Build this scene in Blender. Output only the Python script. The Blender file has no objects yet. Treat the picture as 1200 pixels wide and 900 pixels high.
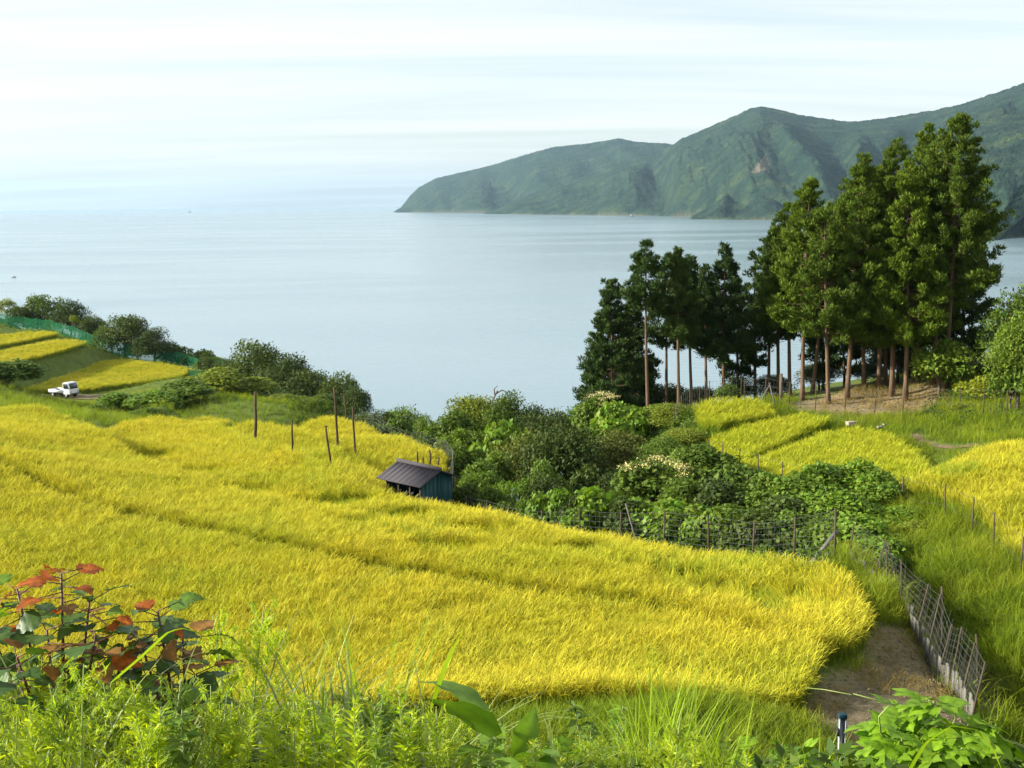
import bpy, math, random
import numpy as np
from mathutils import Matrix, Vector, Euler

random.seed(7)
RNG = np.random.default_rng(7)
R = math.radians
SC = bpy.context.scene
COL = SC.collection

# ------------------------------------------------------------------ camera
CAMZ = 48.0                 # eye height above the sea
F = 1333.0                  # focal length in pixels of a 1200 x 900 frame
PITCH, ROLL = R(9.04), R(-0.62)
cam_d = bpy.data.cameras.new('camera')
cam_d.sensor_width = 36.0
cam_d.lens = F / 1200.0 * 36.0
cam_d.clip_start = 0.1
cam_d.clip_end = 90000.0
cam = bpy.data.objects.new('camera', cam_d)
COL.objects.link(cam)
CAMR = Matrix.Rotation(math.pi/2 - PITCH, 3, 'X') @ Matrix.Rotation(ROLL, 3, 'Z')
cam.matrix_world = Matrix.Translation((0, 0, CAMZ)) @ CAMR.to_4x4()
SC.camera = cam
CR = np.array(CAMR)

# ------------------------------------------------------------------ sky, sun, exposure
SUN_AZ = -94.0              # degrees clockwise from the view axis (+Y): from the left
SUN_EL = 23.0
world = bpy.data.worlds.new('World')
SC.world = world
world.use_nodes = True
wn, wl = world.node_tree.nodes, world.node_tree.links
wn.clear()
w_out = wn.new('ShaderNodeOutputWorld')
w_bg = wn.new('ShaderNodeBackground')
w_sky = wn.new('ShaderNodeTexSky')
w_sky.sky_type = 'NISHITA'
w_sky.sun_disc = False
w_sky.sun_elevation = R(SUN_EL)
w_sky.sun_rotation = R(SUN_AZ % 360)
w_sky.altitude = 50
w_sky.air_density = 1.0
w_sky.dust_density = 1.6
w_sky.ozone_density = 1.2
w_bg.inputs['Strength'].default_value = 0.11
# thin streaky high cloud over the whole dome
w_geo = wn.new('ShaderNodeTexCoord')
w_sep = wn.new('ShaderNodeSeparateXYZ')
w_zc = wn.new('ShaderNodeMath'); w_zc.operation = 'MAXIMUM'; w_zc.inputs[1].default_value = 0.0
w_za = wn.new('ShaderNodeMath'); w_za.operation = 'ADD'; w_za.inputs[1].default_value = 0.10
w_dx = wn.new('ShaderNodeMath'); w_dx.operation = 'DIVIDE'
w_dy = wn.new('ShaderNodeMath'); w_dy.operation = 'DIVIDE'
w_cmb = wn.new('ShaderNodeCombineXYZ')
w_map = wn.new('ShaderNodeMapping'); w_map.inputs['Scale'].default_value = (0.22, 1.5, 1.0)
w_map.inputs['Rotation'].default_value = (0, 0, R(-4))
w_noi = wn.new('ShaderNodeTexNoise')
w_noi.inputs['Scale'].default_value = 1.3
w_noi.inputs['Detail'].default_value = 6.0
w_noi.inputs['Roughness'].default_value = 0.55
w_noi.inputs['Distortion'].default_value = 0.4
w_rmp = wn.new('ShaderNodeMapRange')
w_rmp.inputs['From Min'].default_value = 0.35
w_rmp.inputs['From Max'].default_value = 0.75
w_rmp.inputs['To Min'].default_value = 0.34
w_rmp.inputs['To Max'].default_value = 0.92
w_mix = wn.new('ShaderNodeMixRGB')
w_mix.inputs['Color2'].default_value = (5.42, 5.45, 5.28, 1)
wl.new(w_geo.outputs['Generated'], w_sep.inputs[0])
wl.new(w_sep.outputs['Z'], w_zc.inputs[0]); wl.new(w_zc.outputs[0], w_za.inputs[0])
wl.new(w_sep.outputs['X'], w_dx.inputs[0]); wl.new(w_za.outputs[0], w_dx.inputs[1])
wl.new(w_sep.outputs['Y'], w_dy.inputs[0]); wl.new(w_za.outputs[0], w_dy.inputs[1])
wl.new(w_dx.outputs[0], w_cmb.inputs['X']); wl.new(w_dy.outputs[0], w_cmb.inputs['Y'])
wl.new(w_cmb.outputs[0], w_map.inputs['Vector']); wl.new(w_map.outputs[0], w_noi.inputs['Vector'])
wl.new(w_noi.outputs['Fac'], w_rmp.inputs['Value'])
wl.new(w_rmp.outputs[0], w_mix.inputs['Fac'])
wl.new(w_sky.outputs[0], w_mix.inputs['Color1'])
wl.new(w_mix.outputs[0], w_bg.inputs['Color'])
wl.new(w_bg.outputs[0], w_out.inputs['Surface'])

sun_d = bpy.data.lights.new('sun', 'SUN')
sun_d.energy = 5.0
sun_d.angle = R(0.55)
sun_d.color = (1.0, 0.945, 0.84)
sun = bpy.data.objects.new('sun', sun_d)
COL.objects.link(sun)
to_sun = Vector((math.sin(R(SUN_AZ)) * math.cos(R(SUN_EL)), math.cos(R(SUN_AZ)) * math.cos(R(SUN_EL)), math.sin(R(SUN_EL))))
sun.rotation_euler = to_sun.to_track_quat('Z', 'Y').to_euler()
sun.location = to_sun * 300 + Vector((0, 0, CAMZ))

SC.view_settings.view_transform = 'Standard'
SC.view_settings.look = 'None'
SC.view_settings.gamma = 1.0
SC.view_settings.exposure = 1.0
SC.view_settings.use_curve_mapping = False
SC.render.engine = 'CYCLES'
SC.cycles.use_denoising = True
SC.cycles.max_bounces = 6
SC.cycles.diffuse_bounces = 3
SC.cycles.transparent_max_bounces = 8
SC.cycles.volume_bounces = 0
SC.cycles.use_light_tree = False

# ------------------------------------------------------------------ pixel to point
def ray(px, py):
    d = CR @ np.array([(px - 600) / F, (450 - py) / F, -1.0])
    return d / d[1]                                  # forward component 1
def at(px, py, D):
    p = ray(px, py) * D
    return np.array([p[0], p[1], p[2] + CAMZ])
def on_sea(px, py):
    d = ray(px, py)
    return at(px, py, CAMZ / -d[2])

# ------------------------------------------------------------------ small tools
def value_noise(x, y, seed=0):
    xi, yi = np.floor(x).astype(np.int64), np.floor(y).astype(np.int64)
    xf, yf = x - xi, y - yi
    def h(a, b):
        n = (a * 374761393 + b * 668265263 + seed * 982451653) & 0x7fffffff
        n = ((n ^ (n >> 13)) * 1274126177) & 0x7fffffff
        return ((n ^ (n >> 16)) & 0xffff) / 65535.0
    u, v = xf * xf * (3 - 2 * xf), yf * yf * (3 - 2 * yf)
    return (h(xi, yi) * (1-u) + h(xi+1, yi) * u) * (1-v) + (h(xi, yi+1) * (1-u) + h(xi+1, yi+1) * u) * v
def fbm(x, y, seed=0, octaves=4, gain=0.5):
    s, a, t = 0, 1.0, 0
    for o in range(octaves):
        s = s + a * value_noise(x * 2**o, y * 2**o, seed + o * 17); t += a; a *= gain
    return s / t
def in_poly(x, y, poly):
    r = np.zeros(x.shape, bool)
    n = len(poly)
    for i in range(n):
        x0, y0 = poly[i]; x1, y1 = poly[(i + 1) % n]
        c = ((y0 > y) != (y1 > y))
        with np.errstate(divide='ignore', invalid='ignore'):
            r ^= c & (x < (x1 - x0) * (y - y0) / (y1 - y0 + 1e-12) + x0)
    return r
def line_dist(x, y, line):
    """distance to a polyline, side (+ = left of travel) """
    best = np.full(x.shape, 1e9); side = np.zeros(x.shape)
    for (x0, y0), (x1, y1) in zip(line[:-1], line[1:]):
        dx, dy = x1 - x0, y1 - y0
        t = np.clip(((x - x0) * dx + (y - y0) * dy) / (dx*dx + dy*dy), 0, 1)
        d = np.hypot(x - x0 - t * dx, y - y0 - t * dy)
        s = np.sign(dx * (y - y0) - dy * (x - x0))
        m = d < best
        best = np.where(m, d, best); side = np.where(m, s, side)
    return best, side
def resample(pts, step):
    pts = np.array(pts, float)
    seg = np.linalg.norm(np.diff(pts, axis=0), axis=1)
    c = np.concatenate([[0], np.cumsum(seg)])
    n = max(2, int(round(c[-1] / step)) + 1)
    t = np.linspace(0, c[-1], n)
    return np.stack([np.interp(t, c, pts[:, k]) for k in range(pts.shape[1])], 1)

def make_mesh(name, V, faces, col=None, mat=None, smooth=False, mats=None, fmat=None):
    """faces: list of (k, array (n,k)) or a plain list of index tuples"""
    me = bpy.data.meshes.new(name)
    V = np.asarray(V, np.float32)
    if isinstance(faces, np.ndarray): faces = [faces]
    if len(faces) and not isinstance(faces[0], np.ndarray):
        ls = np.array([len(f) for f in faces], np.int32)
        idx = np.array([i for f in faces for i in f], np.int32)
    elif len(faces):
        ls = np.concatenate([np.full(len(f), f.shape[1], np.int32) for f in faces])
        idx = np.concatenate([f.reshape(-1) for f in faces]).astype(np.int32)
    else:
        ls = np.zeros(0, np.int32); idx = np.zeros(0, np.int32)
    me.vertices.add(len(V)); me.vertices.foreach_set('co', V.reshape(-1))
    if len(ls):
        me.loops.add(len(idx)); me.loops.foreach_set('vertex_index', idx)
        me.polygons.add(len(ls))
        me.polygons.foreach_set('loop_start', np.concatenate([[0], np.cumsum(ls)[:-1]]).astype(np.int32))
        me.polygons.foreach_set('loop_total', ls)
        if smooth: me.polygons.foreach_set('use_smooth', np.ones(len(ls), bool))
        if fmat is not None: me.polygons.foreach_set('material_index', np.asarray(fmat, np.int32))
    if col is not None:
        c = np.ones((len(V), 4), np.float32); c[:, :np.shape(col)[1]] = col
        a = me.color_attributes.new('Col', 'FLOAT_COLOR', 'POINT')
        a.data.foreach_set('color', c.reshape(-1))
    for m in (mats or ([mat] if mat else [])): me.materials.append(m)
    me.update(calc_edges=True)
    return me

class MB:
    """collects shapes into one mesh"""
    def __init__(s): s.v = []; s.f = []; s.c = []; s.n = 0; s.mi = []; s.m = 0
    def add(s, V, Fc, c=(1, 1, 1)):
        V = np.asarray(V, float)
        s.v.append(V)
        for f in Fc: s.f.append(tuple(int(i) + s.n for i in f)); s.mi.append(s.m)
        cc = np.ones((len(V), 3)); cc[:] = c
        s.c.append(cc); s.n += len(V)
    def box(s, lo, hi, c=(1, 1, 1), M=None):
        (a, b, d), (e, f, g) = lo, hi
        V = np.array([[a,b,d],[e,b,d],[e,f,d],[a,f,d],[a,b,g],[e,b,g],[e,f,g],[a,f,g]], float)
        if M is not None: V = V @ np.array(M.to_3x3()).T + np.array(M.translation)
        s.add(V, [(0,3,2,1),(4,5,6,7),(0,1,5,4),(1,2,6,5),(2,3,7,6),(3,0,4,7)], c)
    def bar(s, p, q, w, h, c=(1, 1, 1)):
        p, q = Vector(p), Vector(q)
        L = (q - p).length
        M = Matrix.Translation(p) @ (q - p).to_track_quat('Z', 'Y').to_matrix().to_4x4()
        s.box((-w/2, -h/2, 0), (w/2, h/2, L), c, M)
    def tube(s, pts, rad, sides=6, c=(1, 1, 1), cap=True):
        pts = np.asarray(pts, float); n = len(pts)
        rad = np.broadcast_to(np.asarray(rad, float), (n,))
        T = np.gradient(pts, axis=0); T /= np.linalg.norm(T, axis=1)[:, None] + 1e-9
        up = np.array([0, 0, 1.0]) if abs(T[:, 2]).mean() < 0.8 else np.array([1.0, 0, 0])
        A = np.cross(T, up); A /= np.linalg.norm(A, axis=1)[:, None] + 1e-9
        B = np.cross(T, A)
        an = np.arange(sides) * 2 * math.pi / sides
        V = (pts[:, None] + rad[:, None, None] * (np.cos(an)[None, :, None] * A[:, None] + np.sin(an)[None, :, None] * B[:, None])).reshape(-1, 3)
        fc = []
        for i in range(n - 1):
            for k in range(sides):
                k2 = (k + 1) % sides
                fc.append((i*sides+k, i*sides+k2, (i+1)*sides+k2, (i+1)*sides+k))
        if cap:
            fc.append(tuple(range(sides))[::-1]); fc.append(tuple((n-1)*sides + k for k in range(sides)))
        s.add(V, fc, c)
    def prism(s, prof, y0, y1, c=(1, 1, 1)):
        """closed outline in x,z pushed along y"""
        n = len(prof)
        V = [(x, y0, z) for x, z in prof] + [(x, y1, z) for x, z in prof]
        fc = [tuple(range(n)), tuple(range(2*n - 1, n - 1, -1))]
        for i in range(n):
            j = (i + 1) % n
            fc.append((i, i + n, j + n, j))
        s.add(V, fc, c)
    def mesh(s, name, mat, smooth=False, mats=None):
        return make_mesh(name, np.concatenate(s.v), s.f, np.concatenate(s.c), mat, smooth, mats, s.mi if mats else None)
    def build(s, name, mat, parent=None, smooth=False, bevel=0, mats=None):
        o = link(name, s.mesh(name, mat, smooth, mats), parent)
        if bevel:
            b = o.modifiers.new('bevel', 'BEVEL'); b.width = bevel; b.segments = 2; b.limit_method = 'ANGLE'
        return o

def link(name, data, parent=None, loc=None):
    o = bpy.data.objects.new(name, data); COL.objects.link(o)
    if parent is not None: o.parent = parent
    if loc is not None: o.location = loc
    return o
def empty(name, loc=(0, 0, 0), rz=0):
    o = link(name, None); o.location = loc; o.rotation_euler = (0, 0, rz); o.empty_display_size = 0.2
    return o
def tag(o, label=None, cat=None, group=None, kind=None):
    if label: o['label'] = label
    if cat: o['category'] = cat
    if group: o['group'] = group
    if kind: o['kind'] = kind
    return o
def copy_tree(o, parent=None):
    c = o.copy(); COL.objects.link(c); c.parent = parent
    for ch in o.children: copy_tree(ch, c)
    return c

# ------------------------------------------------------------------ materials
def new_mat(name):
    m = bpy.data.materials.new(name); m.use_nodes = True
    m.node_tree.nodes.clear()
    return m, m.node_tree.nodes, m.node_tree.links
def noise_node(n, l, scale, detail=4, rough=0.55, vec=None):
    t = n.new('ShaderNodeTexNoise'); t.inputs['Scale'].default_value = scale
    t.inputs['Detail'].default_value = detail; t.inputs['Roughness'].default_value = rough
    if vec is not None: l.new(vec, t.inputs['Vector'])
    return t
def ramp(n, l, src, stops):
    r = n.new('ShaderNodeValToRGB')
    while len(r.color_ramp.elements) > len(stops): r.color_ramp.elements.remove(r.color_ramp.elements[-1])
    while len(r.color_ramp.elements) < len(stops): r.color_ramp.elements.new(0.5)
    for e, (p, c) in zip(r.color_ramp.elements, stops): e.position = p; e.color = (*c, 1)
    l.new(src, r.inputs[0])
    return r
def mul(n, l, a, b, fac=1.0, mode='MULTIPLY'):
    m = n.new('ShaderNodeMixRGB'); m.blend_type = mode; m.inputs[0].default_value = fac
    for i, x in ((1, a), (2, b)):
        if isinstance(x, tuple): m.inputs[i].default_value = (*x, 1)
        else: l.new(x, m.inputs[i])
    return m
def leaf_mat(name, base, trans=0.3, spec=0.25, rough=0.55, vary=0.35, tint=None, patch=None):
    """leaf: own colour x vertex tint x per-plant variation, part of the light passes through"""
    m, n, l = new_mat(name)
    out = n.new('ShaderNodeOutputMaterial')
    at_ = n.new('ShaderNodeVertexColor'); at_.layer_name = 'Col'
    c = mul(n, l, base, at_.outputs[0])
    oi = n.new('ShaderNodeObjectInfo')
    lo = 1 - vary
    rr = ramp(n, l, oi.outputs['Random'], [(0, (lo, lo, lo)), (0.5, (1, 1, 0.9)), (1, (1 + vary, 1 + vary * 0.7, 0.8))])
    c = mul(n, l, c.outputs[0], rr.outputs[0])
    if patch:
        geo = n.new('ShaderNodeNewGeometry')
        nz = noise_node(n, l, patch[0], 3, 0.6, geo.outputs['Position'])
        pr = ramp(n, l, nz.outputs['Fac'], [(0.38, patch[1]), (0.62, (1, 1, 1))])
        c = mul(n, l, c.outputs[0], pr.outputs[0])
    p = n.new('ShaderNodeBsdfPrincipled')
    p.inputs['Roughness'].default_value = rough
    p.inputs['Specular IOR Level'].default_value = spec
    l.new(c.outputs[0], p.inputs['Base Color'])
    tr = n.new('ShaderNodeBsdfTranslucent')
    tc = mul(n, l, c.outputs[0], tint or (1.25, 1.3, 0.5))
    l.new(tc.outputs[0], tr.inputs['Color'])
    mx = n.new('ShaderNodeMixShader'); mx.inputs[0].default_value = trans
    l.new(p.outputs[0], mx.inputs[1]); l.new(tr.outputs[0], mx.inputs[2])
    l.new(mx.outputs[0], out.inputs['Surface'])
    return m
def plain_mat(name, base, rough=0.6, spec=0.4, metal=0.0, nscale=None, ndark=0.7, bump=0.0, stretch=None, wear=None):
    m, n, l = new_mat(name)
    out = n.new('ShaderNodeOutputMaterial')
    p = n.new('ShaderNodeBsdfPrincipled')
    p.inputs['Roughness'].default_value = rough; p.inputs['Metallic'].default_value = metal
    p.inputs['Specular IOR Level'].default_value = spec
    at_ = n.new('ShaderNodeVertexColor'); at_.layer_name = 'Col'
    c = mul(n, l, base, at_.outputs[0])
    if nscale:
        tc = n.new('ShaderNodeTexCoord'); mp = n.new('ShaderNodeMapping')
        mp.inputs['Scale'].default_value = stretch or (1, 1, 1)
        l.new(tc.outputs['Object'], mp.inputs['Vector'])
        nz = noise_node(n, l, nscale, 5, 0.6, mp.outputs[0])
        r = ramp(n, l, nz.outputs['Fac'], [(0.3, (ndark,) * 3), (0.7, (1, 1, 1))])
        c = mul(n, l, c.outputs[0], r.outputs[0])
        if wear:
            n2 = noise_node(n, l, nscale * 0.35, 6, 0.7, mp.outputs[0])
            r2 = ramp(n, l, n2.outputs['Fac'], [(0.55, (0, 0, 0)), (0.68, (1, 1, 1))])
            c2 = n.new('ShaderNodeMixRGB'); l.new(r2.outputs[0], c2.inputs[0]); l.new(c.outputs[0], c2.inputs[1])
            c2.inputs[2].default_value = (*wear, 1); c = c2
        if bump:
            b = n.new('ShaderNodeBump'); b.inputs['Strength'].default_value = bump; b.inputs['Distance'].default_value = 0.02
            l.new(nz.outputs['Fac'], b.inputs['Height']); l.new(b.outputs[0], p.inputs['Normal'])
    l.new(c.outputs[0], p.inputs['Base Color'])
    l.new(p.outputs[0], out.inputs['Surface'])
    return m

MAT = {}
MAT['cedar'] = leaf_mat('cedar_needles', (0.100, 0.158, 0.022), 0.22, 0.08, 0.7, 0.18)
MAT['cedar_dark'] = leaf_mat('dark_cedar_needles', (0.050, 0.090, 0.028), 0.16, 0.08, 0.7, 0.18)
MAT['bush_dark'] = leaf_mat('dark_evergreen_leaf', (0.070, 0.108, 0.026), 0.22, 0.14, 0.55, 0.25)
MAT['bush_mid'] = leaf_mat('broad_leaf', (0.115, 0.185, 0.030), 0.28, 0.14, 0.55, 0.25)
MAT['bush_light'] = leaf_mat('yellow_green_leaf', (0.200, 0.250, 0.034), 0.3, 0.12, 0.55, 0.25)
MAT['bush_olive'] = leaf_mat('olive_leaf', (0.140, 0.168, 0.036), 0.25, 0.12, 0.55, 0.2)
MAT['bush_vine'] = leaf_mat('vine_leaf', (0.150, 0.250, 0.030), 0.32, 0.18, 0.5, 0.15)
MAT['bloom'] = leaf_mat('cream_flower', (0.62, 0.58, 0.30), 0.25, 0.2, 0.6, 0.1, tint=(1, 1, 0.8))
MAT['rice'] = leaf_mat('rice_blade', (0.635, 0.605, 0.052), 0.34, 0.10, 0.65, 0.05, tint=(1.0, 1.0, 0.6), patch=(0.16, (0.84, 0.93, 0.9)))
MAT['rice_green'] = leaf_mat('greenish_rice_blade', (0.54, 0.595, 0.045), 0.36, 0.10, 0.65, 0.06, tint=(1.0, 1.0, 0.6), patch=(0.3, (0.9, 0.96, 0.9)))
MAT['grass'] = leaf_mat('grass_blade', (0.285, 0.355, 0.032), 0.40, 0.12, 0.55, 0.3, patch=(0.35, (0.72, 0.86, 0.8)))
MAT['grass_dry'] = leaf_mat('dry_grass_blade', (0.36, 0.29, 0.09), 0.25, 0.15, 0.6, 0.25, tint=(1, 0.95, 0.7))
MAT['weed'] = leaf_mat('weed_leaf', (0.37, 0.48, 0.028), 0.46, 0.25, 0.5, 0.22)
MAT['weed_dark'] = leaf_mat('dark_weed_leaf', (0.175, 0.280, 0.036), 0.38, 0.3, 0.45, 0.22)
MAT['silver_grass'] = leaf_mat('silver_grass_blade', (0.27, 0.35, 0.13), 0.35, 0.3, 0.5, 0.2)
MAT['bright_grass'] = leaf_mat('bright_grass_blade', (0.30, 0.44, 0.03), 0.45, 0.3, 0.4, 0.1)
MAT['kudzu'] = leaf_mat('kudzu_leaf', (0.24, 0.40, 0.030), 0.45, 0.25, 0.5, 0.25, patch=(18, (0.75, 0.82, 0.75)))
MAT['leaf_big'] = leaf_mat('broad_green_leaf', (0.15, 0.26, 0.030), 0.42, 0.3, 0.45, 0.2, patch=(22, (0.72, 0.80, 0.7)))
MAT['leaf_red'] = leaf_mat('orange_young_leaf', (0.50, 0.140, 0.030), 0.45, 0.22, 0.5, 0.2, tint=(1.3, 0.95, 0.5), patch=(28, (0.62, 0.66, 0.6)))
MAT['leaf_brown'] = leaf_mat('bronze_leaf', (0.30, 0.16, 0.055), 0.36, 0.22, 0.5, 0.25, tint=(1.3, 1.0, 0.5), patch=(28, (0.62, 0.66, 0.6)))
MAT['leaf_dk'] = leaf_mat('deep_green_leaf', (0.075, 0.140, 0.036), 0.28, 0.3, 0.45, 0.25, patch=(28, (0.72, 0.8, 0.7)))
MAT['bark_cedar'] = plain_mat('cedar_bark', (0.200, 0.130, 0.082), 0.9, 0.1, 0, 3.0, 0.45, 0.6, (4, 4, 0.4))
MAT['bark'] = plain_mat('grey_bark', (0.19, 0.15, 0.11), 0.9, 0.1, 0, 4.0, 0.5, 0.5, (3, 3, 0.6))
MAT['stem_red'] = plain_mat('dark_red_stem', (0.10, 0.035, 0.030), 0.5, 0.4)
MAT['stem_green'] = plain_mat('green_stem', (0.26, 0.33, 0.09), 0.5, 0.4)
MAT['post_wood'] = plain_mat('weathered_post', (0.105, 0.085, 0.058), 0.9, 0.1, 0, 5, 0.5, 0.4, (2, 2, 0.5))
MAT['pole_wood'] = plain_mat('dark_pole_wood', (0.105, 0.075, 0.050), 0.9, 0.1, 0, 5, 0.5, 0.4, (2, 2, 0.5))
MAT['plank'] = plain_mat('grey_plank', (0.19, 0.18, 0.15), 0.85, 0.15, 0, 4, 0.55, 0.4, (3, 3, 0.5))
MAT['wire'] = plain_mat('grey_wire', (0.11, 0.115, 0.11), 0.6, 0.3, 0.1)
MAT['steel'] = plain_mat('galvanised_post', (0.24, 0.27, 0.28), 0.5, 0.4, 0.4)
MAT['blue_cap'] = plain_mat('blue_plastic', (0.02, 0.05, 0.065), 0.8, 0.1)
MAT['black'] = plain_mat('black_rubber', (0.02, 0.02, 0.022), 0.7, 0.3)
MAT['roof'] = plain_mat('dark_roof_sheet', (0.070, 0.064, 0.072), 0.75, 0.2, 0, 1.2, 0.75, 0.1, None)
MAT['teal'] = plain_mat('teal_board', (0.018, 0.088, 0.098), 0.6, 0.35, 0, 3, 0.65, 0.15, (5, 5, 0.5))
MAT['pale_wood'] = plain_mat('pale_timber', (0.50, 0.44, 0.34), 0.8, 0.2, 0, 4, 0.7, 0.2)
MAT['car_white'] = plain_mat('white_paint', (0.78, 0.79, 0.80), 0.3, 0.5, 0, 2.0, 0.92)
MAT['glass'] = plain_mat('dark_glass', (0.02, 0.028, 0.032), 0.08, 0.8)
MAT['lamp'] = plain_mat('lamp_lens', (0.55, 0.6, 0.62), 0.15, 0.6)
MAT['grey_dark'] = plain_mat('dark_grey_plastic', (0.05, 0.05, 0.055), 0.6, 0.3)
MAT['bed_grey'] = plain_mat('grey_bed_floor', (0.28, 0.30, 0.34), 0.6, 0.3)
MAT['box_white'] = plain_mat('white_foam', (0.42, 0.36, 0.27), 0.8, 0.2, 0, 6, 0.8)
MAT['stone'] = plain_mat('pale_stone', (0.30, 0.27, 0.22), 0.9, 0.2, 0, 6, 0.6, 0.5)
MAT['boat'] = plain_mat('boat_hull', (0.10, 0.11, 0.12), 0.5, 0.4)
def net_mat(name, base, trans):
    m = leaf_mat(name, base, trans, 0.2, 0.6, 0.05, tint=(1, 1, 1))
    return m
MAT['net'] = net_mat('green_netting', (0.045, 0.27, 0.125), 0.35)

# ------------------------------------------------------------------ terrain: a height field through known points
RH = 0.85                                               # height of the standing rice
# field outlines: (px, py, forward distance) of the rice tops
FIELDS = {
 'T1': [(-260,770,24.5),(0,805,22.3),(200,815,22.0),(400,815,22.0),(620,795,22.2),(820,800,22.0),(915,808,21.9),(936,795,22.3),(950,772,23.3),(962,748,24.6),
        (800,712,28),(650,690,30),(480,662,32),(350,640,34),(250,618,36),(130,592,38),(60,568,40),(0,535,43),(-80,500,47),(-260,490,49)],
 'T2': [(-260,484,50),(-80,494,48),(0,531,43.6),(60,563,40.6),(130,587,38.7),(250,613,36.6),(350,635,34.6),(480,657,32.6),(650,686,30.5),(800,708,28.4),(962,744,24.9),
        (850,694,29.6),(700,658,32.7),(450,611,38.6),(330,586,42.5),(260,573,44.5),(160,538,50.3),(115,507,57.5),(85,487,61),(42,475,62.5),(0,478,62.5),(-100,470,63),(-260,462,63)],
 'T3': [(118,503,59),(160,533,51.5),(260,568,45.6),(330,581,43.6),(450,606,39.6),(700,654,33.3),(850,690,30),(962,742,25.2),(1000,736,25.6),(1015,716,26.7),(1009,687,29),(983,661,32),
        (850,644,36.3),(740,627,39.2),(600,600,42.5),(480,580,45.3),(420,563,47.8),(330,531,54),(255,502,62.5),(222,492,64.5),(182,486,65),(145,491,62.5)],
 'T4': [(258,499,64),(330,528,55.5),(420,560,49),(450,569,47.6),(458,560,50.2),(440,547,53.5),(400,527,57.3),(345,502,64.5),(315,493,66.5),(290,490,67)],
 'T5': [(348,499,66.5),(400,524,59),(440,544,55),(462,549,54),(500,556,53.4),(516,553,54.5),(523,540,57),(517,528,60),(482,512,63.5),(430,496,69),(388,486,72),(360,489,70.5)],
 'R1': [(1062,567,42),(1100,572,40.7),(1130,582,39),(1165,603,36.5),(1195,630,33.6),(1300,700,29),(1420,700,30),(1420,525,47),(1300,515,48.5),(1235,513,49),(1170,517,48.3),(1130,529,46.5),(1092,546,44)],
 'R2': [(846,548,52),(900,562,49),(1000,576,46),(1056,573,46.3),(1086,548,51),(1070,523,54.8),(1043,505,57.5),(1000,493,59.5),(962,497,58.5),(925,513,56.5),(888,532,54)],
 'R3': [(826,528,56),(846,541,53.8),(888,528,55),(925,509,57.5),(985,493,61),(965,485,63),(940,481,64),(905,484,63.5),(868,493,62),(832,505,59.6)],
 'R4': [(813,472,66),(836,466,67.5),(862,463,68),(890,467,67.5),(910,477,65.5),(905,482,64.2),(868,490,62.6),(832,502,60.3),(820,490,62.5)],
 'L1': [(28,450,134),(60,441,140),(120,423,155),(150,421,156.5),(190,424,153),(226,429,148),(208,437,142.5),(110,456,134.5),(92,458,133.5)],
 'L2': [(-60,424,135),(0,411,146),(30,402,152),(62,396,157.5),(85,396,158),(101,400,155),(50,413,143),(0,425,134.5),(-60,437,127)],
 'L3': [(-60,398,154),(0,390,160),(25,387,162.5),(47,386,163.5),(69,389,161),(30,396,154.5),(0,402,149.5),(-60,410,143)],
 'S1': [(216,491,86),(224,488,88.5),(240,486,91),(258,488,90),(266,491,87),(250,493,84),(228,493,84)],
}
FIELD_XY = {}
ctrl = []
for k, pl in FIELDS.items():
    P = np.array([at(*p) for p in pl])
    FIELD_XY[k] = P[:, :2]
    for p in P: ctrl.append((p[0], p[1], p[2] - RH))
# bare or grassy ground seen directly: (px, py, distance)
GROUND = [
 (1000,800,24.2),(960,850,21.7),(1060,790,25.2),(1030,742,27.2),(1014,700,30.2),(930,842,21.3),(1010,850,21.6),(1080,860,21.3),
 (1000,668,32.6),(1060,707,30.4),(1090,747,27.9),(1130,802,24.5),(1150,842,22.4),
 (1108,742,30.6),(1160,812,26.5),(1195,862,24.6),(1080,690,33.2),(1050,655,36.2),
 (1195,655,34.6),(1195,760,28.6),(1150,700,32.8),(1100,640,37.6),(1250,790,27.2),(1195,700,31.5),(1100,590,41.0),(1150,615,37.8),
 (880,850,19.6),(830,832,20.3),(900,880,18.2),(780,850,19.2),(940,870,19.6),
 (1000,490,65.5),(1040,497,63.5),(1100,505,60),(1000,457,73),(1050,457,73),(1100,448,72.5),(940,470,73),(900,478,69),(1140,520,53.5),(1130,510,58),
 (1180,440,71),(1190,470,64),(1190,500,57),(1150,500,58.5),(1260,425,73),(1260,470,62),(1100,480,66.5),(1050,482,67.5),
 (1000,454,77.5),(1050,452,77.5),(1100,445,77),(950,464,77),(1010,452,82),(1080,448,82),(940,462,82),(760,486,74),(800,480,74),(860,470,77),
 (75,466,133),(110,463,133),(30,456,133),(0,452,130),(-60,446,128),
 (150,470,116),(200,478,88),(240,471,101),(300,466,114),(330,476,104),(130,492,75),(390,481,98),(40,470,112),(10,452,100),(-60,440,104),
 (30,460,98),(250,482,96),(90,482,90),(180,462,124),(230,457,132),(280,458,134),
 (110,467,131),(75,478,104),(52,474,103),(92,480,104),(75,482,95),(60,478,108),(90,478,110),(75,475,120),(110,475,120),(40,474,120),(10,471,122),(150,474,120),(215,442,139),(235,436,146),(110,408,160),(128,414,160),(200,424,159),(262,436,152),(0,380,168),(60,386,170),(0,372,177),(-60,368,176),(140,431,147.5),
]
for g in GROUND: ctrl.append(tuple(at(*g)))
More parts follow.
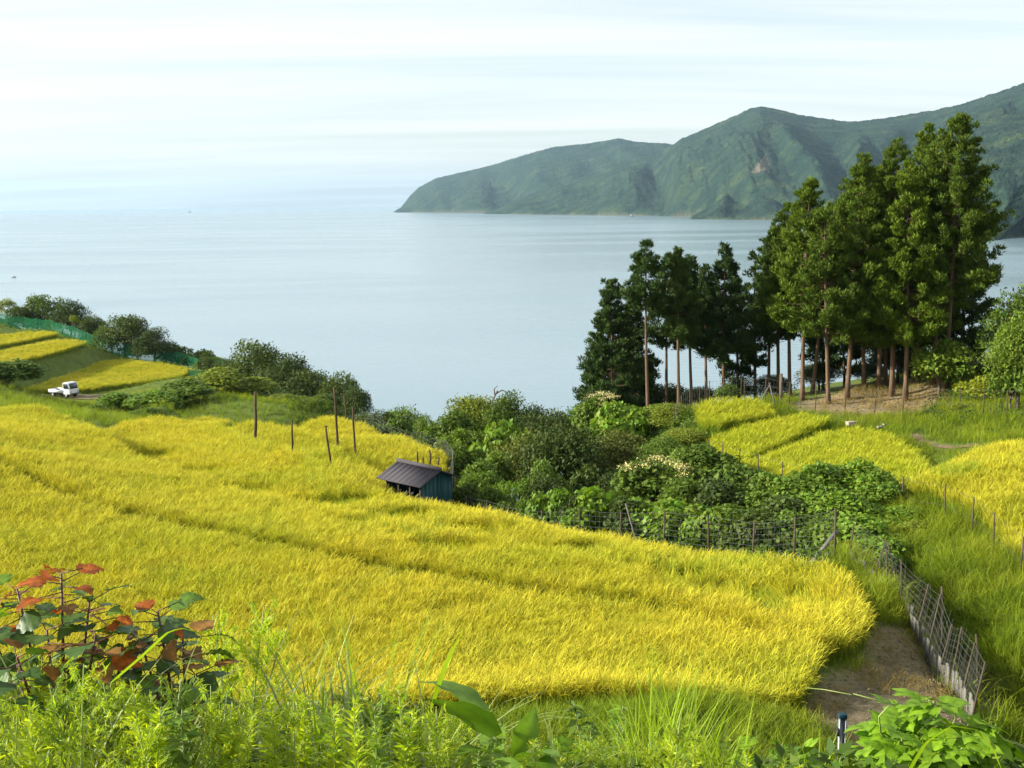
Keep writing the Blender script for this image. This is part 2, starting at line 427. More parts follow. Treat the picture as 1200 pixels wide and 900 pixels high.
# the bank the camera stands on, the gully and the fall to the sea: (x, y, metres below the eye)
RAW = []
for x in (-14, -8, -3, 0, 3, 8, 13):
    for y, h in ((-12, -0.5), (-4, 1.2), (0, 1.65), (2, 1.95), (4, 2.45), (6, 3.5), (8, 5.2), (11, 7.3), (14, 8.7), (17, 9.5)):
        hh = h + (0.6 if x > 6 and y > 3 else 0)
        RAW.append((x, y, hh))
for x in (-6, -12): RAW.append((x, 20, 10.0))
for x in (14, 18): RAW += [(x, 20, 11.0), (x + 4, 26, 11.0)]
# gully between the big field and the right-hand fields
RAW += [(1.5,44,14.0),(4,48,15.0),(-1,52,15.4),(2,57,16.6),(-1.5,62,17.2),(6,43,13.4),(9,41,12.9),(12,42,12.6),(12.5,46,12.7),(8,48,14.0),(9,54,14.0),
        (3,64,18.5),(-3,70,18.6),(6,70,16.5),(-2,78,22),(5,84,20.5),(-6,75,18.5),(-14,78,19),(-17,86,19),(-32,90,18.5),(8,60,14.6),(9,66,14.2)]
# seaward fall
RAW += [(-8,96,27),(-15,112,28),(0,96,30),(12,96,19.5),(24,96,16.5),(38,92,12.6),(48,90,11),(10,112,33),(25,112,30),(40,112,25),(60,112,18),(80,90,8),(60,70,7.5),(80,50,6),
        (45,50,9.5),(50,30,8),(70,20,5),(-21,122,31),(-14,118,36),(-40,131,21.3),(-50,140,21.6),(-22,150,38),(-36,174,36),(-72,172,20.5),(-85,180,17.5),(-52,184,36),(-76,198,28),
        (-100,190,16),(-100,212,26),(-130,190,13),(-130,160,15),(-110,130,15),(-90,110,14),(-80,90,12),(-60,70,11),(-70,50,9.5),(-50,40,9.5),(-40,20,8.5),(-30,0,2),(30,0,3),(-60,0,2),(60,0,0)]
for x in range(-160, 141, 20):
    y = float(np.interp(x, [-160, -100, -80, -60, -40, -20, -5], [250, 236, 224, 210, 194, 170, 150]))
    RAW += [(x, y, 49.5), (x, y + 50, 52)]
for x, y, h in RAW: ctrl.append((x, y, CAMZ - h))
CT = np.array(ctrl, float)
C2 = 1.2
def phi(a, b):
    d2 = (a[:, None, 0] - b[None, :, 0])**2 + (a[:, None, 1] - b[None, :, 1])**2
    return -np.sqrt(d2 + C2)
n_ = len(CT)
A_ = np.zeros((n_ + 1, n_ + 1))
A_[:n_, :n_] = phi(CT, CT) + np.eye(n_) * 0.03
A_[:n_, n_] = 1; A_[n_, :n_] = 1
W_ = np.linalg.solve(A_, np.concatenate([CT[:, 2], [0]]))
# low terrace steps across the big field (near side high, far side low)
STEPS = []
for pts, amp in (([(-260,487,49.5),(-80,497,47.5),(0,533,43.3),(60,565.5,40.3),(130,589.5,38.4),(250,615.5,36.3),(350,637.5,34.3),(480,659.5,32.3),(650,688,30.2),(800,710,28.2),(950,741,25)], -0.10),
                 ([(85,487,61),(116,505,58.2),(160,535.5,50.9),(260,570.5,45),(330,583.5,43),(450,608.5,39.1),(700,656,33),(850,692,29.8),(950,735,25.8)], 0.32),
                 ([(232,489,66),(256,500,63.2),(330,529.5,54.8),(420,561.5,48.4),(470,575,46.2)], 0.44),
                 ([(330,492,68),(346,500.5,65.5),(400,525.5,58.1),(440,545.5,54.2),(460,553,52.6)], 0.44),
                 ([(820,527,57),(846,543.5,53.2),(888,530,54.5),(925,511,57),(975,493,61.5)], 0.001),
                 ([(822,497,61.5),(832,503.5,60),(868,491.5,62.3),(905,483,63.8),(925,480,64.5)], 0.001)):
    L = np.array([at(*p)[:2] for p in pts]); STEPS.append((L, amp))
DITCH = np.array([at(*p)[:2] for p in [(1040,655,35.8),(1062,680,33.4),(1085,705,31.6),(1110,742,29.6),(1140,785,27.0),(1172,830,24.8),(1200,870,23.0)]])
FLAT = []
for k_ in ('L1', 'L2', 'L3', 'R2', 'R3', 'R4'):
    P_ = np.array([at(*p) for p in FIELDS[k_]])
    cf_, *_r = np.linalg.lstsq(np.c_[P_[:, :2], np.ones(len(P_))], P_[:, 2] - RH, rcond=None)
    FLAT.append((P_[:, :2], cf_))
def height(x, y):
    x = np.asarray(x, float); y = np.asarray(y, float)
    sh = x.shape; q = np.stack([x.ravel(), y.ravel()], 1)
    z = np.empty(len(q))
    for i in range(0, len(q), 20000):
        b = q[i:i+20000]
        z[i:i+20000] = phi(b, CT) @ W_[:n_] + W_[n_]
    for L, amp in STEPS:
        d, s = line_dist(q[:, 0], q[:, 1], L)
        # travel runs left to right, so the far side lies left of travel
        ends = np.minimum(np.hypot(*(q - L[0]).T), np.hypot(*(q - L[-1]).T))
        fade = np.clip(ends / 4.0, 0, 1)
        z -= s * amp * np.clip(d / 0.25, 0, 1) * np.exp(-d / 2.8) * fade
    for P, cf in FLAT:                                  # far terraces are level
        ins = in_poly(q[:, 0], q[:, 1], P)
        d, _ = line_dist(q[:, 0], q[:, 1], np.vstack([P, P[:1]]))
        k = np.clip(1.0 - np.where(ins, 0, d) / (1.6 if P[0, 0] < 0 else 0.7), 0, 1)
        z = z * (1 - k) + k * (cf[0] * q[:, 0] + cf[1] * q[:, 1] + cf[2])
    d, _ = line_dist(q[:, 0], q[:, 1], DITCH)
    z -= 1.25 * np.exp(-(d / 0.8) ** 2)
    return z.reshape(sh)
def ground(x, y): return float(height(np.array([x]), np.array([y]))[0])
def gpt(px, py, D):
    p = at(px, py, D)
    return np.array([p[0], p[1], ground(p[0], p[1])])
def gxy(px, D):
    """the ground point in the pixel column px at forward distance D"""
    p = at(px, 450, D)
    return np.array([p[0], p[1], ground(p[0], p[1])])

xs = np.unique(np.round(np.concatenate([np.arange(-165, -45, 1.6), np.arange(-45, 45, 0.6), np.arange(45, 140, 1.8)]), 3))
ys = np.unique(np.round(np.concatenate([np.arange(-14, 45, 0.5), np.arange(45, 90, 0.7), np.arange(90, 245, 1.5)]), 3))
GX, GY = np.meshgrid(xs, ys)
GZ = height(GX, GY)
GZ += (fbm(GX * 0.9, GY * 0.9, 3) - 0.5) * 0.16 + (fbm(GX * 0.25, GY * 0.25, 9) - 0.5) * 0.25
nx, ny = len(xs), len(ys)
ii = np.arange(nx * ny).reshape(ny, nx)
quads = np.stack([ii[:-1, :-1], ii[:-1, 1:], ii[1:, 1:], ii[1:, :-1]], -1).reshape(-1, 4)
gzq = GZ.ravel()[quads]
quads = quads[gzq.max(1) > -4.0]

# earth shown bare: on the bank under the cedars, by the field corner
DIRT = np.array([gpt(*p)[:2] for p in [(925,855,21.3),(950,800,23.4),(972,775,24.3),(1012,748,26.0),(1022,716,28.6),(1060,730,28.9),(1098,768,26.6),(1128,805,24.4),(1150,850,22.0),(1100,900,19.8),(1000,900,19.4)]])
BANK = np.array([gpt(*p)[:2] for p in [(915,483,68.5),(935,468,73),(1000,455,73.5),(1060,452,73.5),(1125,446,72.5),(1110,475,67),(1050,488,66),(980,490,66)]])
def soft_in(x, y, poly, soft):
    ins = in_poly(x, y, poly)
    d, _ = line_dist(x, y, np.vstack([poly, poly[:1]]))
    return np.clip(0.5 + np.where(ins, d, -d) / (2 * soft), 0, 1)
gx, gy = GX.ravel(), GY.ravel()
bare = np.maximum(soft_in(gx, gy, BANK, 1.3), soft_in(gx, gy, DIRT, 0.4))
bare = np.maximum(bare, np.clip(1.4 - line_dist(gx, gy, DITCH)[0] / 0.8, 0, 1))
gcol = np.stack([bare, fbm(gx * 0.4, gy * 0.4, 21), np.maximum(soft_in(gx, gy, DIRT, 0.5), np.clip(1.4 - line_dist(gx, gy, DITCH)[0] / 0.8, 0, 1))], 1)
m, n, l = new_mat('field_ground')
out = n.new('ShaderNodeOutputMaterial'); p = n.new('ShaderNodeBsdfPrincipled')
p.inputs['Roughness'].default_value = 0.95; p.inputs['Specular IOR Level'].default_value = 0.1
vc = n.new('ShaderNodeVertexColor'); vc.layer_name = 'Col'
sp = n.new('ShaderNodeSeparateColor'); l.new(vc.outputs[0], sp.inputs[0])
geo = n.new('ShaderNodeNewGeometry')
nz1 = noise_node(n, l, 0.8, 6, 0.65, geo.outputs['Position'])
nz2 = noise_node(n, l, 5.0, 6, 0.7, geo.outputs['Position'])
turf = ramp(n, l, nz1.outputs['Fac'], [(0.3, (0.075, 0.100, 0.022)), (0.55, (0.105, 0.150, 0.028)), (0.75, (0.150, 0.150, 0.045))])
soil = ramp(n, l, nz2.outputs['Fac'], [(0.3, (0.17, 0.125, 0.070)), (0.6, (0.36, 0.275, 0.155)), (0.8, (0.46, 0.36, 0.20))])
ad = n.new('ShaderNodeMath'); ad.operation = 'ADD'; l.new(sp.outputs[0], ad.inputs[0])
sb = n.new('ShaderNodeMapRange'); sb.inputs['From Min'].default_value = 0.3; sb.inputs['From Max'].default_value = 0.7
sb.inputs['To Min'].default_value = -0.35; sb.inputs['To Max'].default_value = 0.25
l.new(nz2.outputs['Fac'], sb.inputs['Value']); l.new(sb.outputs[0], ad.inputs[1])
cl = n.new('ShaderNodeClamp'); l.new(ad.outputs[0], cl.inputs[0])
mx = n.new('ShaderNodeMixRGB'); l.new(cl.outputs[0], mx.inputs[0]); l.new(turf.outputs[0], mx.inputs[1])
soil_shade = n.new('ShaderNodeMixRGB'); soil_shade.blend_type = 'MULTIPLY'; soil_shade.inputs[2].default_value = (0.50, 0.52, 0.55, 1)  # shade over the earth corner and ditch, painted into the soil colour
l.new(sp.outputs[2], soil_shade.inputs[0]); l.new(soil.outputs[0], soil_shade.inputs[1]); l.new(soil_shade.outputs[0], mx.inputs[2])
l.new(mx.outputs[0], p.inputs['Base Color'])
bp = n.new('ShaderNodeBump'); bp.inputs['Strength'].default_value = 0.7; bp.inputs['Distance'].default_value = 0.08
l.new(nz2.outputs['Fac'], bp.inputs['Height']); l.new(bp.outputs[0], p.inputs['Normal'])
l.new(p.outputs[0], out.inputs['Surface'])
MAT['ground'] = m
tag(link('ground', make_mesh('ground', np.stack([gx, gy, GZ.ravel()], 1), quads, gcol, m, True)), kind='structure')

def sheet(name, line, width, lift, mat, step=0.8, cross=4):
    """a track laid on the ground along a line of (x, y)"""
    L = resample(line, step)
    T = np.gradient(L, axis=0); T /= np.linalg.norm(T, axis=1)[:, None]
    N = np.stack([-T[:, 1], T[:, 0]], 1)
    k = np.linspace(-0.5, 0.5, cross + 1)
    w = width * (1 + 0.25 * (fbm(np.arange(len(L)) * 0.35, np.zeros(len(L)), 5) - 0.5))
    P = L[:, None] + N[:, None] * (k[None, :, None] * w[:, None, None])
    z = height(P[..., 0], P[..., 1]) + lift + (fbm(P[..., 0] * 0.9, P[..., 1] * 0.9, 3) - 0.5) * 0.16 + (fbm(P[..., 0] * 0.25, P[..., 1] * 0.25, 9) - 0.5) * 0.25
    V = np.concatenate([P, z[..., None]], -1).reshape(-1, 3)
    i2 = np.arange(len(L) * (cross + 1)).reshape(len(L), cross + 1)
    q = np.stack([i2[:-1, :-1], i2[1:, :-1], i2[1:, 1:], i2[:-1, 1:]], -1).reshape(-1, 4)
    return tag(link(name, make_mesh(name, V, q, np.ones((len(V), 3)), mat, True)), kind='structure')
MAT['track'] = plain_mat('gravel_track', (0.25, 0.205, 0.12), 0.95, 0.1, 0, 1.6, 0.5, 0.5)
ROADL = [gpt(*p)[:2] for p in [(-120,446,128),(-40,448,130),(10,453,131.5),(40,459,132),(75,465.5,132.5),(115,465,131.5),(160,463,130)]]
sheet('farm_road', ROADL, 3.0, 0.10, MAT['track'])
PATHL = [gpt(*p)[:2] for p in [(1150,522,52.8),(1125,517,54.2),(1095,511,57),(1070,505,59.8)]]
MAT['path_earth'] = plain_mat('path_earth', (0.19, 0.14, 0.085), 0.95, 0.1, 0, 2.2, 0.5, 0.5)
sheet('field_path', PATHL, 0.42, 0.04, MAT['path_earth'], 0.5)
PATH2 = [gpt(*p)[:2] for p in [(60,489,78),(110,491,76.5),(150,492,75.5),(190,491,79)]]
sheet('levee_path', PATH2, 1.4, 0.08, MAT['track'], 0.5)

# ------------------------------------------------------------------ sea
m, n, l = new_mat('sea_water')
out = n.new('ShaderNodeOutputMaterial'); p = n.new('ShaderNodeBsdfPrincipled')
p.inputs['Base Color'].default_value = (0.19, 0.275, 0.310, 1)
p.inputs['IOR'].default_value = 1.333
p.inputs['Specular IOR Level'].default_value = 0.5
geo = n.new('ShaderNodeNewGeometry')
mp = n.new('ShaderNodeMapping'); mp.inputs['Scale'].default_value = (0.0011, 0.0034, 1)
mp.inputs['Rotation'].default_value = (0, 0, R(14))
l.new(geo.outputs['Position'], mp.inputs['Vector'])
nz = noise_node(n, l, 1.0, 5, 0.55, mp.outputs[0]); nz.inputs['Distortion'].default_value = 1.6
rr = ramp(n, l, nz.outputs['Fac'], [(0.40, (0.215, 0.215, 0.215)), (0.60, (0.145, 0.145, 0.145))])
l.new(rr.outputs[0], p.inputs['Roughness'])
mp2 = n.new('ShaderNodeMapping'); mp2.inputs['Scale'].default_value = (0.09, 0.30, 1); mp2.inputs['Rotation'].default_value = (0, 0, R(8))
l.new(geo.outputs['Position'], mp2.inputs['Vector'])
wv = noise_node(n, l, 1.0, 5, 0.6, mp2.outputs[0])
bp = n.new('ShaderNodeBump'); bp.inputs['Strength'].default_value = 0.28; bp.inputs['Distance'].default_value = 0.4
l.new(wv.outputs['Fac'], bp.inputs['Height']); l.new(bp.outputs[0], p.inputs['Normal'])
l.new(p.outputs[0], out.inputs['Surface'])
MAT['sea'] = m
sx = np.array([-26000, -8000, -2500, -800, -200, 0, 200, 800, 2500, 8000, 26000.0])
sy = np.array([40, 120, 300, 800, 2000, 4500, 9000, 16000, 26000.0])
SX, SY = np.meshgrid(sx, sy)
i2 = np.arange(SX.size).reshape(SX.shape)
q = np.stack([i2[:-1, :-1], i2[:-1, 1:], i2[1:, 1:], i2[1:, :-1]], -1).reshape(-1, 4)
tag(link('sea', make_mesh('sea', np.stack([SX.ravel(), SY.ravel(), np.zeros(SX.size)], 1), q, None, m)), kind='structure')

# ------------------------------------------------------------------ mountains across the bay
def forest_mat(name, a, b, c, scar=False):
    m, n, l = new_mat(name)
    out = n.new('ShaderNodeOutputMaterial'); p = n.new('ShaderNodeBsdfPrincipled')
    p.inputs['Roughness'].default_value = 0.9; p.inputs['Specular IOR Level'].default_value = 0.1
    geo = n.new('ShaderNodeNewGeometry')
    n1 = noise_node(n, l, 0.010, 6, 0.65, geo.outputs['Position'])
    n2 = noise_node(n, l, 0.075, 5, 0.75, geo.outputs['Position'])
    r1 = ramp(n, l, n1.outputs['Fac'], [(0.32, a), (0.5, b), (0.68, c)])
    r2 = ramp(n, l, n2.outputs['Fac'], [(0.33, (0.35, 0.4, 0.42)), (0.66, (1.5, 1.42, 1.25))])
    col = mul(n, l, r1.outputs[0], r2.outputs[0])
    vc = n.new('ShaderNodeVertexColor'); vc.layer_name = 'Col'
    sp = n.new('ShaderNodeSeparateColor'); l.new(vc.outputs[0], sp.inputs[0])
    mxn = n.new('ShaderNodeMixRGB'); l.new(sp.outputs[0], mxn.inputs[0]); l.new(col.outputs[0], mxn.inputs[1])
    rk = ramp(n, l, n2.outputs['Fac'], [(0.35, (0.11, 0.10, 0.07)), (0.7, (0.24, 0.205, 0.14))])
    l.new(rk.outputs[0], mxn.inputs[2])
    l.new(mxn.outputs[0], p.inputs['Base Color'])
    bp = n.new('ShaderNodeBump'); bp.inputs['Strength'].default_value = 1.0; bp.inputs['Distance'].default_value = 16.0
    l.new(n2.outputs['Fac'], bp.inputs['Height']); l.new(bp.outputs[0], p.inputs['Normal'])
    l.new(p.outputs[0], out.inputs['Surface'])
    return m
MAT['forest'] = forest_mat('forest_slope', (0.012, 0.034, 0.027), (0.026, 0.060, 0.042), (0.066, 0.104, 0.048))

def mountain(name, ridge, shore, seed, spur=0.30, freq=1.0, nu=420, nv=90, scars=(), canopy=5.0):
    """ridge: (px, py, D); shore: (px, py) on the water. Slope from the shore to the crest with spurs, then down behind."""
    px = np.linspace(ridge[0][0], ridge[-1][0], nu)
    rp = np.array(ridge, float); sp_ = np.array(shore, float)
    ry = np.interp(px, rp[:, 0], rp[:, 1]); rD = np.interp(px, rp[:, 0], rp[:, 2]); sy_ = np.interp(px, sp_[:, 0], sp_[:, 1])
    Pr = np.array([at(a, b, c) for a, b, c in zip(px, ry, rD)])
    Ps = np.array([on_sea(a, b) for a, b in zip(px, sy_)])
    keep = Ps[:, 1] > Pr[:, 1] - 60
    Ps[keep] = Pr[keep] * [1, 0, 0] + np.stack([np.zeros(keep.sum()), Pr[keep, 1] - 60, np.zeros(keep.sum())], 1)
    arc = np.concatenate([[0], np.cumsum(np.hypot(*np.diff(Pr[:, :2], axis=0).T))])
    nf, nb = nv, nv // 3
    V = []; cols = []
    pxs = []
    for j in range(nf + nb):
        if j < nf:
            v = j / (nf - 1)
            P = Ps + (Pr - Ps) * v
            z = Pr[:, 2] * (0.05 * min(1, v * 30) + 0.95 * v ** 1.08)
            env = 2.3 * v ** 0.65 * (1 - v) ** 1.25
            vv = v
        else:
            v = (j - nf + 1) / nb
            P = Pr + (Pr - Ps) * np.array([1, 1, 0]) * v * 0.8
            z = Pr[:, 2] * (1 - v) - 8 * v
            env = 0.08 * (v * (1 - v) * 4); vv = 1 + v
        u = arc * 0.0024 * freq
        w = u + 0.5 * (fbm(u * 0.8, np.full(nu, vv * 1.2), seed + 5, 3) - 0.5) + vv * 0.35 * np.sin(u * 1.3 + seed)
        s1 = np.sin(math.pi * value_noise(w * 1.0, np.full(nu, 0.3 * vv), seed))
        s2 = np.sin(math.pi * value_noise(w * 2.7, np.full(nu, 0.8 * vv), seed + 1))
        s3 = fbm(w * 7, np.full(nu, 5.0 * vv), seed + 2, 3)
        zz = z + env * Pr[:, 2] * spur * ((s1 - 0.6) * 1.45 + (s2 - 0.6) * 1.0 + (s3 - 0.5) * 0.35) * (1 - v ** 6 if j < nf else 1)
        zz += np.minimum(1, vv * 12) * canopy * (value_noise(arc * 0.09, np.full(nu, j * 1.7), seed + 3) - 0.5 + 0.6 * (RNG.random(nu) - 0.5))
        if j == 0: zz[:] = -3
        X = P.copy(); X[:, 2] = np.maximum(zz, -3)
        X[:, 0] += env * 40 * (value_noise(w * 3, np.full(nu, vv * 3), seed + 8) - 0.5)
        V.append(X)
        c = np.zeros((nu, 3))
        if j < 2: c[:, 0] = 0.35 * RNG.random(nu) if j else 0.6
        cols.append(c)
    V = np.concatenate(V); cols = np.concatenate(cols)
    # bare scars: an upright wedge given by pixels and a size in the slope
    if scars:
        d = (V - np.array([0, 0, CAMZ])) @ CR
        pxx = 600 - d[:, 0] / d[:, 2] * F; pyy = 450 + d[:, 1] / d[:, 2] * F
        front = np.arange(len(V)) < nf * nu
        for poly in scars:
            cols[in_poly(pxx, pyy, poly) & front, 0] = 1
    i2 = np.arange(len(V)).reshape(nf + nb, nu)
    q = np.stack([i2[:-1, :-1], i2[:-1, 1:], i2[1:, 1:], i2[1:, :-1]], -1).reshape(-1, 4)
    return tag(link(name, make_mesh(name, V, q, cols, MAT['forest'], True)), kind='structure')

mountain('mountain', [(462,248,8300),(470,243,8200),(480,230,8100),(490,220,8000),(510,209,7900),(540,202,7700),(575,194,7500),(600,186,7300),(630,177,7100),(650,172,7000),(690,168,6800),(725,162,6600),(745,166,6500),(780,168,6400),(860,180,6300)],
         [(462,249.2),(480,249.0),(560,249.6),(700,250),(860,251)], 11, 0.22, 0.6)
mountain('mountain', [(568,250,5900),(585,244,5800),(610,231,5700),(640,220,5600),(690,205,5400),(740,189,5200),(775,178,5050),(800,162,4900),(830,149,4800),(860,136,4700),(880,127,4650),(890,125,4600),(905,127,4600),(940,135,4550),(990,142,4500),(1010,142,4400),(1060,135,4300),(1100,128,4200),(1130,121,4150),(1165,109,4100),(1200,97,4000),(1260,85,4000),(1400,75,4000)],
         [(568,250.6),(620,251.5),(700,252.3),(760,253),(810,254.5),(900,256.5),(1000,258),(1200,262),(1400,264)], 8, 0.36, 1.15, 640, 120,
         scars=[[(880,202),(885,196),(889,191),(894,184),(898,181),(900,187),(902,192),(901,198),(903,203),(894,200),(888,203)]])
mountain('mountain', [(808,256,3500),(820,246,3520),(835,232,3560),(852,214,3640),(872,205,3720),(892,202,3780),(910,204,3800),(930,212,3800),(960,222,3780),(1010,236,3700),(1040,250,3650)],
         [(808,257),(850,257.6),(930,258.6),(1040,262)], 23, 0.26, 1.5, 260, 70)
mountain('mountain', [(985,262,2500),(1010,246,2550),(1040,222,2600),(1075,192,2700),(1105,166,2780),(1130,150,2820),(1150,140,2850),(1180,134,2850),(1215,131,2850),(1280,120,2800),(1420,100,2700)],
         [(985,264),(1080,266),(1200,270),(1420,280)], 31, 0.30, 1.4, 300, 80)
mountain('hill', [(1160,281,1400),(1170,258,1420),(1180,240,1450),(1192,222,1480),(1205,208,1500),(1230,188,1520),(1280,165,1550),(1420,130,1600)],
         [(1160,282),(1180,279),(1200,277.5),(1280,285),(1420,300)], 47, 0.22, 2.6, 220, 60, canopy=4.0)

# ------------------------------------------------------------------ blades and tufts
def blades(n, length, th0, th1, width, segs=4, spread=0.05, col=None, taper=0.7, head=None, rng=RNG, roll=0.6, bend=1.6):
    """n bent strips from around the origin. th: lean from upright at the foot and the tip (ranges)."""
    u = lambda r: rng.uniform(r[0], r[1], n) if isinstance(r, tuple) else np.full(n, r)
    L, a0, a1, w = u(length), u(th0), u(th1), u(width)
    az = rng.uniform(0, 2 * math.pi, n)
    base = np.stack([rng.normal(0, spread, n), rng.normal(0, spread, n), np.zeros(n)], 1)
    side_az = az + math.pi / 2 + rng.uniform(-roll, roll, n)
    side = np.stack([np.cos(side_az), np.sin(side_az), np.zeros(n)], 1)
    V = []; pos = base.copy(); pts = []
    for k in range(segs + 1):
        s = k / segs
        ww = w * (1 - s) ** taper if head is None else w * (0.35 if s < 0.6 else head * math.sin(math.pi * min(1, (s - 0.5) / 0.52)) + 0.25)
        if k == segs and head is None: ww = w * 0.08
        pts.append(pos.copy())
        V.append(np.stack([pos - side * ww[:, None] / 2, pos + side * ww[:, None] / 2], 1))
        th = a0 + (a1 - a0) * ((k + 0.5) / segs) ** bend
        st = (L / segs)[:, None] * np.stack([np.sin(th) * np.cos(az), np.sin(th) * np.sin(az), np.cos(th)], 1)
        pos = pos + st
    V = np.stack(V, 1)                                   # n, segs+1, 2, 3
    i2 = np.arange(n * (segs + 1) * 2).reshape(n, segs + 1, 2)
    q = np.stack([i2[:, :-1, 0], i2[:, :-1, 1], i2[:, 1:, 1], i2[:, 1:, 0]], -1).reshape(-1, 4)
    c = np.ones((n, segs + 1, 2, 3))
    if col is not None:
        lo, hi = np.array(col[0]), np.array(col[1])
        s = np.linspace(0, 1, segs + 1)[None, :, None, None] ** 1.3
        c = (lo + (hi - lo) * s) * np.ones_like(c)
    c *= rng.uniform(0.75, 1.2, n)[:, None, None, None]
    return V.reshape(-1, 3), q, c.reshape(-1, 3)
def merge(parts):
    V, Q, C, o = [], [], [], 0
    for v, q, c in parts:
        V.append(v); Q.append(q + o); C.append(c); o += len(v)
    return np.concatenate(V), np.concatenate(Q), np.concatenate(C)
def tuft_collection(name, makers, mat):
    """alike tufts, kept out of the scene, that a ground cover scatters"""
    c = bpy.data.collections.new(name)
    for k, f in enumerate(makers):
        V, q, cc = f()
        o = bpy.data.objects.new(name + '_tuft', make_mesh(name + '_tuft', V, q, cc, mat))
        c.objects.link(o)
    return c
def rice_tuft(green=0.0):
    g = np.array([0.78, 1.0, 0.9])
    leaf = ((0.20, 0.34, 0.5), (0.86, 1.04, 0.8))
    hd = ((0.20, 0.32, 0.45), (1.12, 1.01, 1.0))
    return lambda: merge([
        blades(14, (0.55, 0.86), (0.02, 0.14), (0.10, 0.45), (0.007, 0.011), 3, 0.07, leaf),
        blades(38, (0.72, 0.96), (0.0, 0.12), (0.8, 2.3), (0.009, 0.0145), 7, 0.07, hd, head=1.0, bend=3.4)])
def lodged_tuft():
    return merge([blades(22, (0.6, 0.98), (0.02, 0.20), (0.3, 0.9), (0.011, 0.018), 4, 0.07, ((0.30, 0.50, 0.8), (0.52, 0.78, 0.9))),
                  blades(12, (0.72, 0.98), (0.0, 0.2), (1.0, 2.4), (0.014, 0.022), 6, 0.07, ((0.25, 0.40, 0.6), (0.95, 0.95, 1.0)), head=1.0, bend=3.0)])
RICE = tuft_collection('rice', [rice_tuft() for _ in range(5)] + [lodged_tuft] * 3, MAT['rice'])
RICEG = tuft_collection('green_rice', [rice_tuft() for _ in range(4)], MAT['rice_green'])
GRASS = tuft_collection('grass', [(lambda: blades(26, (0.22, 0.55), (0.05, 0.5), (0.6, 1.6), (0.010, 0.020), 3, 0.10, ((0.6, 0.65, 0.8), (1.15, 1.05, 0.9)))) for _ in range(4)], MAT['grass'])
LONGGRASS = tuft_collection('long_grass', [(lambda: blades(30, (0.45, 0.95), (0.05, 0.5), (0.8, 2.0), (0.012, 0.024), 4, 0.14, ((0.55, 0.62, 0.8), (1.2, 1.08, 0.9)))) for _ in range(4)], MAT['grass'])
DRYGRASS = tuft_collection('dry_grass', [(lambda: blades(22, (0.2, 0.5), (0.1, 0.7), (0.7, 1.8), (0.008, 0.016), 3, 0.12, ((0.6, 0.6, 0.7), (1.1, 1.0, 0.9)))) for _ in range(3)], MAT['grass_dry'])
def herb(n, r, h, s, rng=RNG):
    """low leafy ground herb: small leaves on a dome"""
    a = rng.uniform(0, 2 * math.pi, n); rr = r * np.sqrt(rng.random(n)); zz = h * (1 - (rr / r) ** 2) * rng.uniform(0.35, 1.0, n) + 0.03
    c = np.stack([rr * np.cos(a), rr * np.sin(a), zz], 1)
    d = np.stack([np.cos(a), np.sin(a), np.full(n, 0.35)], 1) + rng.normal(0, 0.45, (n, 3))
    return leaves(c, d, rng.uniform(s * 0.7, s * 1.3, n), 0.55, rng)
def leaves(c, d, size, aspect=0.6, rng=RNG, up=None, tint=(0.7, 1.25)):
    """one kite-shaped folded leaf (2 quads sharing the midrib would cost more: 2 triangles) per centre"""
    n = len(c)
    d = d / (np.linalg.norm(d, axis=1)[:, None] + 1e-9)
    u = rng.normal(0, 0.5, (n, 3)); u[:, 2] += 1.0
    if up is not None: u = u + up
    s = np.cross(d, u); s /= np.linalg.norm(s, axis=1)[:, None] + 1e-9
    nn = np.cross(s, d)
    L = size[:, None]; w = L * aspect * 0.5
    base = c - d * L * 0.5
    V = np.stack([base, c - d * L * 0.08 + s * w + nn * L * 0.08, c + d * L * 0.5 - nn * L * 0.06, c - d * L * 0.08 - s * w + nn * L * 0.08], 1)
    i2 = np.arange(n * 4).reshape(n, 4)
    t = rng.uniform(tint[0], tint[1], n)[:, None, None] * np.ones((n, 4, 3))
    t[:, :, 0] *= rng.uniform(0.85, 1.2, n)[:, None]
    return V.reshape(-1, 3), i2, t.reshape(-1, 3)
MAT['herb'] = leaf_mat('herb_leaf', (0.105, 0.170, 0.028), 0.3, 0.14, 0.55, 0.3, patch=(0.5, (0.6, 0.72, 0.65)))
HERB = tuft_collection('ground_herb', [(lambda: herb(70, 0.35, 0.38, 0.10)) for _ in range(4)], MAT['herb'])

